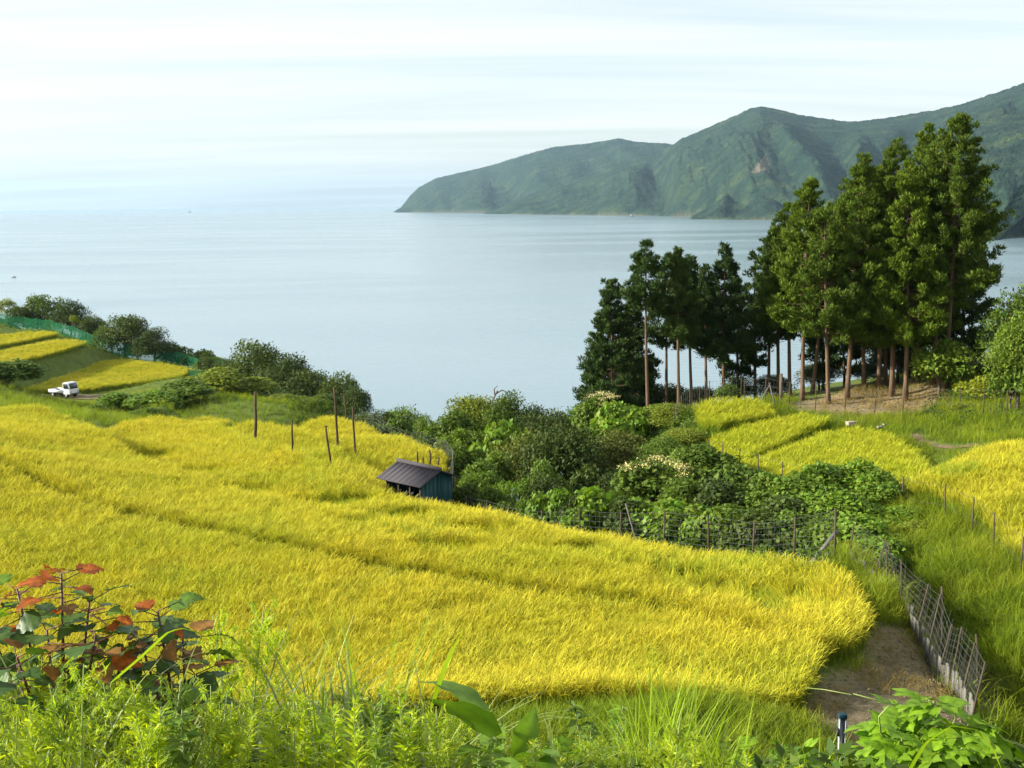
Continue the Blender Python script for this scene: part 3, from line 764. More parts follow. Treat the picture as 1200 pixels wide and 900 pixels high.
def scatter(name, P, rot, scl, coll, label, cat, group=None, pick=None):
    """one ground-cover object: instances of the tufts at fixed points"""
    me = bpy.data.meshes.new(name)
    me.vertices.add(len(P)); me.vertices.foreach_set('co', np.asarray(P, np.float32).reshape(-1))
    for nm, typ, key, val in (('rot', 'FLOAT_VECTOR', 'vector', rot), ('scl', 'FLOAT_VECTOR', 'vector', scl)):
        a = me.attributes.new(nm, typ, 'POINT'); a.data.foreach_set(key, np.asarray(val, np.float32).reshape(-1))
    k = len(coll.objects)
    a = me.attributes.new('pick', 'INT', 'POINT'); a.data.foreach_set('value', (RNG.integers(0, k, len(P)) if pick is None else pick).astype(np.int32))
    o = link(name, me)
    g = bpy.data.node_groups.new(name + '_scatter', 'GeometryNodeTree')
    g.interface.new_socket('Geometry', in_out='INPUT', socket_type='NodeSocketGeometry')
    g.interface.new_socket('Geometry', in_out='OUTPUT', socket_type='NodeSocketGeometry')
    N, Lk = g.nodes, g.links
    gi, go = N.new('NodeGroupInput'), N.new('NodeGroupOutput')
    ip = N.new('GeometryNodeInstanceOnPoints'); ip.inputs['Pick Instance'].default_value = True
    ci = N.new('GeometryNodeCollectionInfo'); ci.inputs['Collection'].default_value = coll
    ci.inputs['Separate Children'].default_value = True; ci.inputs['Reset Children'].default_value = True
    def named(nm, typ):
        q = N.new('GeometryNodeInputNamedAttribute'); q.data_type = typ; q.inputs['Name'].default_value = nm
        return q.outputs['Attribute']
    Lk.new(gi.outputs[0], ip.inputs['Points']); Lk.new(ci.outputs[0], ip.inputs['Instance'])
    Lk.new(named('pick', 'INT'), ip.inputs['Instance Index'])
    Lk.new(named('rot', 'FLOAT_VECTOR'), ip.inputs['Rotation']); Lk.new(named('scl', 'FLOAT_VECTOR'), ip.inputs['Scale'])
    Lk.new(ip.outputs[0], go.inputs[0])
    md = o.modifiers.new('scatter', 'NODES'); md.node_group = g
    tag(o, label, cat, group, 'stuff')
    return o

def grid_in(poly, sx, sy, ang, jit):
    c, s = math.cos(ang), math.sin(ang)
    P = np.asarray(poly); ctr = P.mean(0)
    q = (P - ctr) @ np.array([[c, -s], [s, c]])
    a = np.arange(q[:, 0].min(), q[:, 0].max(), sx); b = np.arange(q[:, 1].min(), q[:, 1].max(), sy)
    A, B = np.meshgrid(a, b); A = A.ravel() + RNG.uniform(-jit, jit, A.size) * sx; B = B.ravel() + RNG.uniform(-jit, jit, B.size) * sy
    x = c * A - s * B + ctr[0]; y = s * A + c * B + ctr[1]
    k = in_poly(x, y, P)
    return x[k], y[k]
# places where wind and rain have laid the rice over: (px, py, D, radius x, radius y, swirl)
LODGE = [(840,690,31,2.6,2.2,0.4),(760,672,33.5,2.2,1.2,0.2),(900,700,30,2.0,1.4,1.2),(700,655,34.5,2.4,0.8,2.6),(640,640,37,2.2,0.8,2.4),(560,622,39.5,2.0,0.9,2.3),
         (470,602,42,2.2,0.8,2.4),(400,585,44.5,2.0,0.8,2.2),(235,553,50,1.6,1.3,2.0),(290,572,46.5,1.6,0.9,2.2),(350,590,43.5,2.2,0.8,2.1),(180,535,54,1.5,0.8,2.1),(520,645,35,1.6,0.9,2.0),(420,620,38.5,1.6,0.7,2.0)]
LZ = [(*at(a, b, D)[:2], rx, ry, sw) for a, b, D, rx, ry, sw in LODGE]
def rice_field(key, label, mat, sx, sy, ang, size=1.0, lodge=False, group='terraced rice fields'):
    x, y = grid_in(FIELD_XY[key], sx, sy, ang, 0.34)
    keep = np.ones(len(x), bool)
    for L, amp in STEPS:
        d, s = line_dist(x, y, L); keep &= d > (0.62 if amp == 0.001 else 0.08 + 0.32 * fbm(x * 0.25, y * 0.25, 91, 2) * np.clip(0.9 - (x + 14) / 16, 0.12, 1))
    x, y = x[keep], y[keep]
    z = height(x, y) + (fbm(x * 0.25, y * 0.25, 9) - 0.5) * 0.25 - 0.03
    n = len(x)
    # wind lean, a slow field
    la = 2 * math.pi * fbm(x * 0.10, y * 0.10, 41, 3) * 1.6
    lt = 0.03 + 0.30 * np.clip(fbm(x * 0.22, y * 0.22, 43, 3) - 0.45, 0, 1) + np.abs(RNG.normal(0, 0.07, n))
    la = la + RNG.normal(0, 1.0, n)
    green = np.zeros(n)
    green += 0.5 * np.clip(fbm(x * 0.35, y * 0.35, 95, 3) - 0.60, 0, 1) / 0.2
    if lodge:
        for cx, cy, rx, ry, sw in LZ:
            dx, dy = (x - cx) / rx, (y - cy) / ry
            d = np.hypot(dx, dy) + 0.55 * (fbm(x * 0.8, y * 0.8, 51, 3) - 0.5) * 2
            k = np.clip((1.05 - d) / 0.45, 0, 1)
            lt = lt * (1 - k) + k * (1.12 + RNG.normal(0, 0.12, n))
            green = np.maximum(green, k * 0.62)
            la = np.where(k > 0.15, sw + 0.9 * np.arctan2(dy, dx) * 0.5 + RNG.normal(0, 0.35, n), la)
    # lean axis: Euler XYZ with a free turn about the plant's own axis
    ax = np.stack([-np.sin(la), np.cos(la), np.zeros(n)], 1)
    spin = RNG.uniform(0, 2 * math.pi, n)
    ca, sa = np.cos(lt), np.sin(lt)
    # matrix = Rot(axis, lt) @ Rz(spin) -> euler
    ux, uy = ax[:, 0], ax[:, 1]
    M = np.empty((n, 3, 3))
    M[:, 0, 0] = ca + ux*ux*(1-ca); M[:, 0, 1] = ux*uy*(1-ca); M[:, 0, 2] = uy*sa
    M[:, 1, 0] = ux*uy*(1-ca); M[:, 1, 1] = ca + uy*uy*(1-ca); M[:, 1, 2] = -ux*sa
    M[:, 2, 0] = -uy*sa; M[:, 2, 1] = ux*sa; M[:, 2, 2] = ca
    Z = np.zeros((n, 3, 3)); Z[:, 0, 0] = np.cos(spin); Z[:, 0, 1] = -np.sin(spin); Z[:, 1, 0] = np.sin(spin); Z[:, 1, 1] = np.cos(spin); Z[:, 2, 2] = 1
    M = M @ Z
    rot = np.stack([np.arctan2(M[:, 2, 1], M[:, 2, 2]), -np.arcsin(np.clip(M[:, 2, 0], -1, 1)), np.arctan2(M[:, 1, 0], M[:, 0, 0])], 1)
    sc = size * RNG.uniform(0.86, 1.12, n) * (0.92 + 0.16 * fbm(x * 0.5, y * 0.5, 61, 3))
    w = max(1.0, sx / 0.26)
    scatter('rice_field', np.stack([x, y, z], 1), rot, np.stack([sc * w, sc * w, sc], 1), mat, label, 'rice field', group,
            np.where(RNG.random(n) < green, RNG.integers(5, 8, n), RNG.integers(0, 5, n)) if mat is RICE else None)
rice_field('T1', 'broad golden rice terrace directly below the weedy bank, ending at the bare earth corner', RICE, 0.175, 0.16, 0.35)
rice_field('T2', 'golden rice terrace with rounded end, one step beyond the lowest bank side terrace', RICE, 0.21, 0.18, 0.35, 1, True)
rice_field('T3', 'long golden rice terrace with flattened swirls, running up to the wire fence', RICE, 0.21, 0.18, 0.35, 1, True)
rice_field('T4', 'narrow wedge of golden rice holding tall poles, left of the hut', RICE, 0.27, 0.23, 0.4)
rice_field('T5', 'golden rice terrace behind the dark roofed hut, bordered by netting', RICE, 0.27, 0.23, 0.4)
rice_field('R1', 'yellow rice field with curved top above the steep grassy ditch bank', RICE, 0.26, 0.22, 0.1)
rice_field('R2', 'large yellow green rice field with row of posts below the earth bank', RICEG, 0.28, 0.24, 0.2)
rice_field('R3', 'yellow green rice hump between the smallest and largest hilltop fields', RICEG, 0.29, 0.25, 0.2)
rice_field('R4', 'smallest yellow green rice hump beneath the dark cedars', RICEG, 0.30, 0.26, 0.2)
rice_field('L1', 'deep yellow rice field beside the white truck', RICE, 0.42, 0.38, 0.5)
rice_field('L2', 'middle strip of yellow rice between two dark grassy banks', RICE, 0.42, 0.38, 0.5)
rice_field('L3', 'uppermost strip of yellow rice under the green netting', RICE, 0.42, 0.38, 0.5)
rice_field('S1', 'tiny rounded scrap of rice among the shrubs behind the big terraces', RICE, 0.36, 0.32, 0.5)

# ------------------------------------------------------------------ cedars
def cedar_meshes(h, cb, r, seed, thin=1.0, flat=0.0):
    """trunk, limbs and crown of one cedar standing at the origin; cb: height of the lowest foliage as a share of h"""
    g = np.random.default_rng(seed)
    t = np.linspace(0, 1, 12)
    bow = g.normal(0, 0.10, 2)
    ax = lambda s: np.stack([bow[0] * np.sin(s * 3.0) + 0 * s, bow[1] * np.sin(s * 2.4) + 0 * s, s * h], -1)
    r0 = 0.0072 * h + 0.035
    tr = MB(); rad = r0 * (1 - t) ** 0.8 + 0.015; rad[0] *= 1.35
    tr.tube(ax(t), rad, 9)
    lb = MB()
    cs, ds = [], []
    nb = int(h * (1 - cb) * 19 * thin)
    for i in range(nb):
        s = g.random() ** 0.95
        z = cb + (1 - cb) * s
        prof = (1 - s) ** 0.85 * (0.55 + 0.45 * min(1, s * 5 + 0.35)) + 0.07
        L = r * prof * g.uniform(0.6, 1.12)
        az = g.uniform(0, 2 * math.pi)
        o = ax(np.array([z]))[0]
        d = np.array([math.cos(az), math.sin(az), 0])
        lift = g.uniform(-0.05, 0.35) + 0.5 * s
        k = np.linspace(0, 1, 5)
        pts = o + d * (k * L)[:, None] + np.array([0, 0, 1]) * (L * (lift * k - 0.45 * k * (1 - k)))[:, None]
        if L > 0.5: lb.tube(pts, 0.022 * (1 - k * 0.7) * (0.6 + L * 0.35), 4, cap=False)
        nc = 1 + int(L / 0.46)
        for q in range(nc):
            kk = 1 - 0.66 * q / nc * g.uniform(0.8, 1.1)
            c = np.array([np.interp(kk, k, pts[:, j]) for j in range(3)]) + g.normal(0, 0.08, 3)
            cr = g.uniform(0.26, 0.50) * (0.62 + 0.38 * (1 - s))
            m = int(62 * (cr / 0.5) ** 1.6) + 10
            e = g.normal(0, 1, (m, 3)); e /= np.linalg.norm(e, axis=1)[:, None]
            e[:, 2] = np.where(e[:, 2] < -0.35, -e[:, 2], e[:, 2])
            p = c + e * cr * g.uniform(0.55, 1.08, m)[:, None] * np.array([0.9, 0.9, 0.95])
            cs.append(p); ds.append(e * 0.9 + np.array([0, 0, 0.6]) + g.normal(0, 0.3, (m, 3)))
    c = np.concatenate(cs); d = np.concatenate(ds)
    V, q, col = leaves(c, d, g.uniform(0.18, 0.38, len(c)), 0.28, g, tint=(0.72, 1.25))
    return tr.mesh('trunk', MAT['bark_cedar'], True), (lb.mesh('limbs', MAT['bark_cedar'], True) if lb.n else None), (V, q, col)
# base px, distance, top px, top py, lowest foliage py, crown half width px, dark?, sparse
CEDARS = [
 (941,73,950,213,385,36,0,1.0),(972,70,966,247,395,30,0,1.0),(993,71,1012,183,392,40,0,1.0),(1013,75,1000,214,400,34,0,1.0),(1030,74,1034,196,395,34,0,1.0),
 (1046,71,1052,166,400,40,0,1.05),(1062,69.5,1064,192,398,34,0,1.0),(1071,77,1086,148,395,40,0,1.05),(1093,72,1094,170,350,36,0,1.0),(1108,70,1124,137,340,50,0,1.15),
 (926,78,922,240,380,32,0,0.9),(952,76,978,236,390,34,0,0.95),(1127,78,1140,200,420,34,1,0.9),(1038,79,1030,230,410,34,1,0.8),
 (913,79,914,252,400,28,1,1.0),(901,80,897,281,395,25,1,0.9),(886,81,885,292,430,20,1,0.5),
 (718,78,717,327,470,34,1,1.1),(740,82,742,352,470,32,1,1.0),(760,74,758,284,362,27,1,1.0),(782,80,783,300,400,28,1,0.9),(796,75,794,292,392,26,1,1.0),
 (812,78,811,300,405,26,1,1.0),(829,77,828,312,412,26,1,1.0),(848,77,850,288,425,31,1,1.1),(867,82,868,330,440,24,1,0.6),(700,83,702,400,470,28,1,0.9),(1082,80,1088,290,430,30,1,0.7),(1052,83,1050,300,430,28,1,0.6),(965,82,962,310,430,28,1,0.6),(990,84,986,330,440,28,1,0.5)]
def cedar_label(i):
    special = {9: 'tallest cedar with widest crown and a low branch reaching over the water', 16: 'dark cedar foliated almost to the ground at the seaward end of the grove',
               18: 'slender dark cedar with long bare trunk standing apart at the seaward end', 23: 'dark dense crowned cedar between the slender and the bright tall cedars',
               15: 'sparse thin dark cedar standing alone in the gap of the grove', 0: 'pointed bright green cedar at the near edge of the tall bright group',
               8: 'tall bright cedar whose straight bare trunk stands right beside the tallest cedar'}
    if i in special: return special[i], None
    nth = ['first', 'second', 'third', 'fourth', 'fifth', 'sixth', 'seventh', 'eighth', 'ninth', 'tenth', 'eleventh', 'twelfth']
    if CEDARS[i][6] and CEDARS[i][0] < 880:
        row = sorted((c[0] for c in CEDARS if c[6] and c[0] < 880), reverse=True)
        return 'dark shorter cedar, %s trunk from the bright group towards the sea' % nth[row.index(CEDARS[i][0])], 'shorter dark cedars'
    if not CEDARS[i][6]:
        row = sorted((c[0] for c in CEDARS if not c[6] and c[0] < 1108), reverse=True)
        return 'tall bright green cedar on the bank, %s trunk from the tallest cedar' % nth[row.index(CEDARS[i][0])], 'tall bright cedars on the bank'
    if CEDARS[i][6]: return 'shaded dark cedar standing behind the tall bright cedars', 'shaded cedars at the back of the grove'
    return 'tall bright green cedar with bare brown trunk on the earth bank', 'tall bright cedars on the bank'
for i, (bx, D, tx, ty, fy, hw, dark, thin) in enumerate(CEDARS):
    b = gxy(bx, D); top = at(tx, ty, D)
    h = top[2] - b[2]
    cb = float(np.clip((at(bx, fy, D)[2] - b[2]) / h, 0.08, 0.8))
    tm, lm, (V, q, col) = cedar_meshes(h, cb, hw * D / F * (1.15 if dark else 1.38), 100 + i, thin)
    o = empty('cedar_tree', b - [0, 0, 0.15])
    o.rotation_euler = (0, math.atan2(top[0] - b[0], h), 0)
    lab, grp = cedar_label(i)
    tag(o, lab, 'cedar tree', grp or 'cedars on the headland')
    link('trunk', tm, o)
    if lm: tag(link('limbs', lm, o), kind='stuff')
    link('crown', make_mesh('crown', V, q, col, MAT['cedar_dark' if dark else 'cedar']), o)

# ------------------------------------------------------------------ broadleaf trees and shrubs
def lobes(n, g, flat):
    c = g.normal(0, 1, (n, 3)); c /= np.linalg.norm(c, axis=1)[:, None]
    c[:, 2] = np.abs(c[:, 2]) * 1.1 - 0.25
    return c * g.uniform(0.45, 0.72, n)[:, None] * [1, 1, 1], g.uniform(0.26, 0.48, n)
def crown_mesh(kind, seed):
    g = np.random.default_rng(seed)
    n_l, N, ls, asp = {'fine': (26, 8200, 0.075, 0.55), 'coarse': (15, 3600, 0.135, 0.62), 'vine': (13, 3400, 0.155, 0.8), 'airy': (30, 3600, 0.080, 0.5)}[kind]
    C, Rr = lobes(n_l, g, 0)
    if kind == 'airy': Rr *= 0.62
    k = g.choice(n_l, N, p=Rr**2 / (Rr**2).sum())
    e = g.normal(0, 1, (N, 3)); e /= np.linalg.norm(e, axis=1)[:, None]
    e[:, 2] = np.where(e[:, 2] < -0.4, -e[:, 2], e[:, 2])
    rr = Rr[k] * (1 - 0.35 * g.random(N) ** 2) * (1 + 0.10 * g.normal(0, 1, N))
    p = C[k] + e * rr[:, None]
    z0 = -0.35
    p = p[p[:, 2] > z0 - 0.4]; k = k[:len(p)]; e = e[:len(p)]; N = len(p)
    if kind == 'vine':
        tang = g.normal(0, 0.7, (N, 3)) + [0, 0, -0.7]
        V, q, col = leaves(p, tang, g.uniform(0.6, 1.3, N) * ls, asp, g, up=e * 2.2, tint=(0.75, 1.2))
    else:
        d = e * 0.6 + g.normal(0, 0.7, (N, 3)) + [0, 0, -0.1]
        V, q, col = leaves(p, d, g.uniform(0.6, 1.3, N) * ls, asp, g, up=e * 0.8 + [0, 0, 0.5])
    # clumps differ a little in leaf age
    V[:, 2] = (V[:, 2] + 0.55) / 1.5
    return make_mesh('crown', V, q, col, MAT['bush_mid'])
def trunk_mesh(seed, h0=0.42):
    g = np.random.default_rng(seed); m = MB()
    top = np.array([g.normal(0, 0.06), g.normal(0, 0.06), h0])
    m.tube([(0, 0, -0.12), top * 0.5 + [0.02, 0, 0], top], [0.055, 0.042, 0.034], 7)
    for k in range(7):
        a = k * 0.9 + g.uniform(-0.3, 0.3); L = g.uniform(0.35, 0.6)
        e = top + [math.cos(a) * L, math.sin(a) * L, g.uniform(0.12, 0.42)]
        s = top * g.uniform(0.6, 1.0)
        m.tube([s, (s + e) / 2 + [0, 0, 0.07], e], [0.026, 0.017, 0.006], 5, cap=False)
    return m.mesh('trunk', MAT['bark'], True)
CROWN = {k: [crown_mesh(k, 300 + 10 * j + i) for i in range(4)] for j, k in enumerate(('fine', 'coarse', 'vine', 'airy'))}
TRUNK = [trunk_mesh(400 + i) for i in range(4)]
count = 0
def bush(px, py, D, w, kind, mat, label, name='shrub', cat='shrub', group=None, tall=1.0, bloom=False):
    """px, py: middle of the top edge; w: crown width in pixels"""
    global count
    count += 1
    g = np.random.default_rng(900 + count)
    b = gxy(px, D); top = at(px, py, D)
    r = w * D / F / 2 * (1.36 if 40 < D < 90 else 1.3)
    h = max(top[2] - b[2], r * 0.7)
    o = empty(name, b, 0)
    o.rotation_euler = (0, 0, g.uniform(0, 6.28))
    tag(o, label, cat, group)
    ch = min(h * 0.97, r * 2.0 * tall)                   # crown height
    t = link('trunk', TRUNK[count % 4], o)
    zb = h - ch
    t.scale = (r * 1.0, r * 1.0, min((zb + ch * 0.3) / 0.42, (zb + ch * 0.85) / 0.86))
    c = link('crown', CROWN[kind][count % 4], o, (0, 0, zb))
    c.scale = (r * g.uniform(0.94, 1.06), r * g.uniform(0.94, 1.06), ch * 0.98)
    c.material_slots[0].link = 'OBJECT'; c.material_slots[0].material = MAT[mat]
    return o
SHRUBS = [
 # far left, above the nets and by the shore
 (14,347,178,30,'airy','bush_light','small pale airy tree above the topmost green netting','broadleaf_tree'),
 (58,331,176,56,'airy','bush_mid','open crowned tree rising highest behind the green netting','broadleaf_tree'),
 (36,355,174,40,'fine','bush_dark','@net'),(86,350,172,42,'fine','bush_dark','@net'),(113,369,168,34,'fine','bush_dark','@net'),
 (92,366,166,12,'airy','bush_light','thin yellow green sapling in front of the netted trees'),
 (150,366,163,58,'fine','bush_dark','dark flat topped shore tree behind the lowest netted corner','broadleaf_tree'),(183,384,160,50,'fine','bush_dark','@shore'),(208,402,163,40,'coarse','bush_mid','@shore'),(232,410,160,40,'coarse','bush_mid','@shore'),(165,396,166,46,'coarse','bush_dark','@shore'),(120,388,168,36,'coarse','bush_dark','@shore'),(252,418,155,40,'coarse','bush_mid','@shore'),(135,382,165,44,'fine','bush_mid','@shore'),
 (248,406,142,32,'airy','bush_dark','@shore'),(300,398,136,74,'fine','bush_dark','biggest round shore tree showing sky holes behind the left shrubs','broadleaf_tree'),(272,420,139,50,'fine','bush_dark','@shore'),
 (335,414,131,66,'fine','bush_dark','@shore'),(366,428,128,58,'fine','bush_dark','@shore'),(398,436,125,56,'fine','bush_dark','@shore'),(418,452,122,36,'fine','bush_dark','@shore'),(345,440,126,70,'fine','bush_dark','@shore'),(310,436,129,56,'airy','bush_dark','@shore'),
 # rough ground between the truck and the big terraces
 (140,466,99,52,'coarse','bush_vine','@rough'),(178,463,98,60,'coarse','bush_vine','@rough'),(216,457,101,62,'coarse','bush_mid','@rough'),(106,474,88,44,'coarse','bush_mid','@rough'),(252,452,110,64,'coarse','bush_light','@rough'),(296,460,112,54,'coarse','bush_light','@rough'),
 (8,447,101,70,'coarse','bush_mid','rounded dark green mound of shrub across the road from the truck'),(-20,446,99,60,'coarse','bush_mid','@rough'),(334,468,106,50,'coarse','bush_light','@rough'),(170,478,84,36,'coarse','bush_mid','@rough'),(375,474,100,40,'coarse','bush_mid','@rough'),
 # the gully behind the big field
 (470,472,90,56,'fine','bush_mid','@gully'),(446,480,88,36,'fine','bush_dark','@gully'),(496,481,82,38,'airy','bush_mid','@gully'),(512,494,74,36,'coarse','bush_mid','@gully'),
 (558,458,79,62,'fine','bush_light','pale yellow green tree with the dead snag, highest in the gully','broadleaf_tree'),(594,459,77,56,'fine','bush_mid','@gully'),(540,478,73,48,'coarse','bush_mid','@gully'),(618,474,76,54,'fine','bush_dark','@gully'),
 (583,488,67,74,'vine','bush_vine','vine smothered tree draped like a curtain above the hut','broadleaf_tree'),(642,480,70,64,'fine','bush_dark','@gully'),(664,477,77,56,'fine','bush_mid','@gully'),(612,503,61,76,'fine','bush_olive','@gully'),
 (655,490,58,92,'fine','bush_dark','large dark evergreen tree in the middle of the gully','broadleaf_tree'),(692,468,81,52,'fine','bush_mid','@gully'),(704,461,75,54,'coarse','bloom_leaf','shrub topped with cream blossom beneath the seaward cedars'),
 (726,468,70,60,'vine','bush_vine','bright vine covered dome beneath the seaward cedars'),(728,500,60,74,'fine','bush_olive','olive brown feathery shrub below the bright vine covered dome'),(766,480,72,46,'coarse','bush_mid','@gully'),(792,472,68,54,'fine','bush_light','@gully'),
 (768,538,50,86,'coarse','bloom_leaf','shrub with flat sprays of cream blossom above the wire fence'),(806,528,53,64,'coarse','bush_mid','@gully'),(600,544,50.5,54,'airy','bush_vine','bright feathery upright shrub between the hut and the dark evergreen'),
 (648,572,46,54,'vine','bush_vine','@vine'),(697,567,45,76,'vine','bush_vine','@vine'),(770,577,44,78,'vine','bush_vine','@vine'),(826,600,41.5,44,'vine','bush_vine','@vine'),
 (832,518,51,76,'coarse','bush_mid','@gully'),(872,543,47,72,'vine','bush_mid','@vine'),(848,563,45.5,66,'coarse','bush_dark','@gully'),(907,556,45,60,'coarse','bush_mid','@vine'),
 (958,540,43.5,84,'coarse','bush_vine','@vine'),(1008,540,43.5,70,'coarse','bush_vine','@vine'),(1046,568,42.5,74,'coarse','bush_mid','@vine'),(932,580,41.5,74,'coarse','bush_dark','@vine'),(985,572,41.2,84,'coarse','bush_vine','@vine'),
 (1056,600,40.5,64,'coarse','bush_vine','@vine'),(1082,622,38.6,54,'coarse','bush_light','@slope'),(578,568,49,40,'coarse','bush_mid','@gully'),(556,553,53,42,'coarse','bush_mid','@gully'),(545,518,63,46,'coarse','bush_mid','@gully'),
 (888,598,42.5,66,'coarse','bush_dark','@gully'),(735,545,53,60,'fine','bush_dark','@gully'),(690,520,62,66,'fine','bush_dark','@gully'),(700,545,54,56,'coarse','bush_dark','@gully'),(640,540,53,50,'coarse','bush_mid','@gully'),
 (812,560,47,60,'coarse','bush_mid','@gully'),(805,500,60,56,'fine','bush_light','@gully'),(780,512,58,60,'fine','bush_mid','@gully'),(560,505,68,44,'coarse','bush_mid','@gully'),(575,530,58,44,'coarse','bush_mid','@gully'),(520,510,70,34,'coarse','bush_mid','@gully'),
 (625,575,47,40,'coarse','bush_mid','@gully'),(735,590,44,44,'coarse','bush_mid','@gully'),(1095,690,33.8,44,'coarse','bush_olive','dry yellowish shrub on the ditch side of the leaning fence'),(1060,640,37.5,56,'coarse','bush_mid','@slope'),(1040,615,40,60,'vine','bush_vine','@vine'),(1110,650,36,36,'coarse','bush_mid','@slope'),
 (850,588,41,70,'vine','bush_mid','@vine'),(884,598,40,70,'vine','bush_dark','@vine'),(915,600,39.3,70,'vine','bush_dark','@vine'),(948,598,38.8,70,'vine','bush_mid','@vine'),(980,606,38.2,74,'vine','bush_mid','@vine'),(1012,606,38,70,'vine','bush_vine','@vine'),
 (1042,626,36.6,64,'vine','bush_vine','@vine'),(805,588,42.4,60,'vine','bush_mid','@vine'),(738,584,43.6,56,'coarse','bush_dark','@gully'),(680,575,45,50,'coarse','bush_dark','@gully'),(560,540,55,50,'coarse','bush_mid','@gully'),(590,590,47,46,'coarse','bush_mid','@gully'),(545,565,50,40,'coarse','bush_dark','@gully'),
 (640,555,50,56,'fine','bush_dark','@gully'),(1032,552,42.4,60,'coarse','bush_vine','@vine'),(1075,600,40,56,'coarse','bush_vine','@slope'),(600,478,80,56,'fine','bush_mid','@gully'),(535,500,68,50,'coarse','bush_mid','@gully'),(455,486,80,44,'coarse','bush_mid','@gully'),(425,480,92,40,'fine','bush_dark','@gully'),
 # about the cedars
 (1198,333,67,84,'fine','bush_mid','taller dark leafed tree at the right end of the cedar bank','broadleaf_tree'),(1194,366,61,70,'fine','bush_mid','rounded lighter leafed tree leaning over the right end of the bank','broadleaf_tree'),(1186,420,61,44,'coarse','bush_mid','@under'),(1215,405,60,60,'coarse','bush_mid','@under'),(1150,440,66,46,'coarse','bush_light','@under'),(1101,394,69,60,'coarse','bush_mid','leafy shrub wrapped around the foot of the tallest cedar'),
 (1142,428,72,44,'coarse','bush_dark','@under'),(1165,425,70,40,'coarse','bush_mid','@under'),(870,440,80,46,'fine','bush_dark','@under'),(905,438,82,46,'fine','bush_dark','@under'),(822,452,80,44,'fine','bush_dark','@under'),(782,446,83,50,'fine','bush_dark','@under'),(742,432,85,60,'fine','bush_dark','@under'),
 (960,424,83,50,'fine','bush_dark','@under'),(1012,424,84,56,'fine','bush_dark','@under'),(1042,402,85,50,'fine','bush_dark','@under'),(1080,420,82,46,'fine','bush_dark','@under'),(715,448,86,50,'fine','bush_dark','@under'),(850,450,74,30,'coarse','bush_mid','@under'),
]
SHARED = {
 '@net': ('dark rounded tree behind the green netting on the left hill', 'dark trees behind the netting', 'broadleaf_tree', 'tree'),
 '@shore': ('dark shore tree leaning seaward beyond the left terraces', 'dark trees along the left shore', 'broadleaf_tree', 'tree'),
 '@rough': ('low leafy shrub on rough ground between the road and the big terraces', 'shrubs on the rough ground', 'shrub', 'shrub'),
 '@gully': ('leafy shrub growing in the gully between the fence and the far fields', 'shrubs filling the gully', 'shrub', 'shrub'),
 '@vine': ('shrub smothered in broad leafed vine along the wire fence', 'vine covered shrubs along the fence', 'shrub', 'shrub'),
 '@slope': ('leafy shrub at the foot of the grassy ditch bank', 'shrubs at the ditch', 'shrub', 'shrub'),
 '@under': ('dark undergrowth shrub among the cedar trunks', 'undergrowth among the cedars', 'shrub', 'shrub'),
}
def blossoms(o, r, h, zb, g, n=13):
    """flat sprays of cream flowers on top of a crown"""
    P, Dd = [], []
    for _ in range(n):
        a, q = g.uniform(0, 6.28), math.sqrt(g.random()) * 0.85
        c = np.array([q * math.cos(a) * r, q * math.sin(a) * r, zb + (0.60 + 0.42 * math.sqrt(max(0, 1 - q*q))) * (h - zb)])
        m = 60
        P.append(c + g.normal(0, 1, (m, 3)) * [r * 0.13, r * 0.13, r * 0.035]); Dd.append(g.normal(0, 1, (m, 3)) + [0, 0, 0.4])
    c = np.concatenate(P)
    V, q, col = leaves(c, np.concatenate(Dd), g.uniform(0.05, 0.10, len(c)), 0.8, g)
    link('blossom', make_mesh('blossom', V, q, col, MAT['bloom']), o)
for s_ in SHRUBS:
    px, py, D, w, kind, mat, lab = s_[:7]
    if lab[0] == '@':
        key = lab; lab, grp, nm, cat = SHARED[lab]
        tone = {'bush_dark': 'dark green', 'bush_mid': 'mid green', 'bush_light': 'yellow green', 'bush_olive': 'olive', 'bush_vine': 'bright green'}[mat]
        leafy = {'fine': 'small leafed', 'coarse': 'large leafed', 'vine': 'vine covered', 'airy': 'airy'}[kind]
        if key == '@gully':
            zone = 'just behind the long wire fence' if D < 48 else 'in the middle of the gully' if D < 65 else 'at the seaward end of the gully'
            lab = '%s %s shrub %s' % (tone, leafy, zone); grp = grp + ', ' + lab
        elif key == '@vine':
            zone = 'behind the fence below the blossom shrub' if px < 860 else 'below the posts of the large hilltop rice field'
            lab = '%s %s shrub %s' % (tone, leafy, zone); grp = grp + ', ' + lab
        elif key in ('@rough', '@shore', '@slope'):
            lab = lab.replace('low leafy', tone).replace('dark undergrowth', tone + ' undergrowth').replace('dark shore', leafy + ' ' + tone + ' shore').replace('leafy shrub', tone + ' leafy shrub'); grp = grp + ', ' + tone + ' ' + leafy
    else:
        grp = None; nm = s_[7] if len(s_) > 7 else 'shrub'; cat = 'tree' if nm == 'broadleaf_tree' else 'shrub'
    fl = mat == 'bloom_leaf'
    o = bush(px, py, D, w, kind, 'bush_mid' if fl else mat, lab, nm, cat, grp, tall=1.15 if D < 60 else 1.0)
    if fl:
        b = gxy(px, D); hh = at(px, py, D)[2] - b[2]; r = w * D / F / 2
        blossoms(o, r, hh, hh - min(hh * 0.97, 2.2 * r), np.random.default_rng(5 + count))
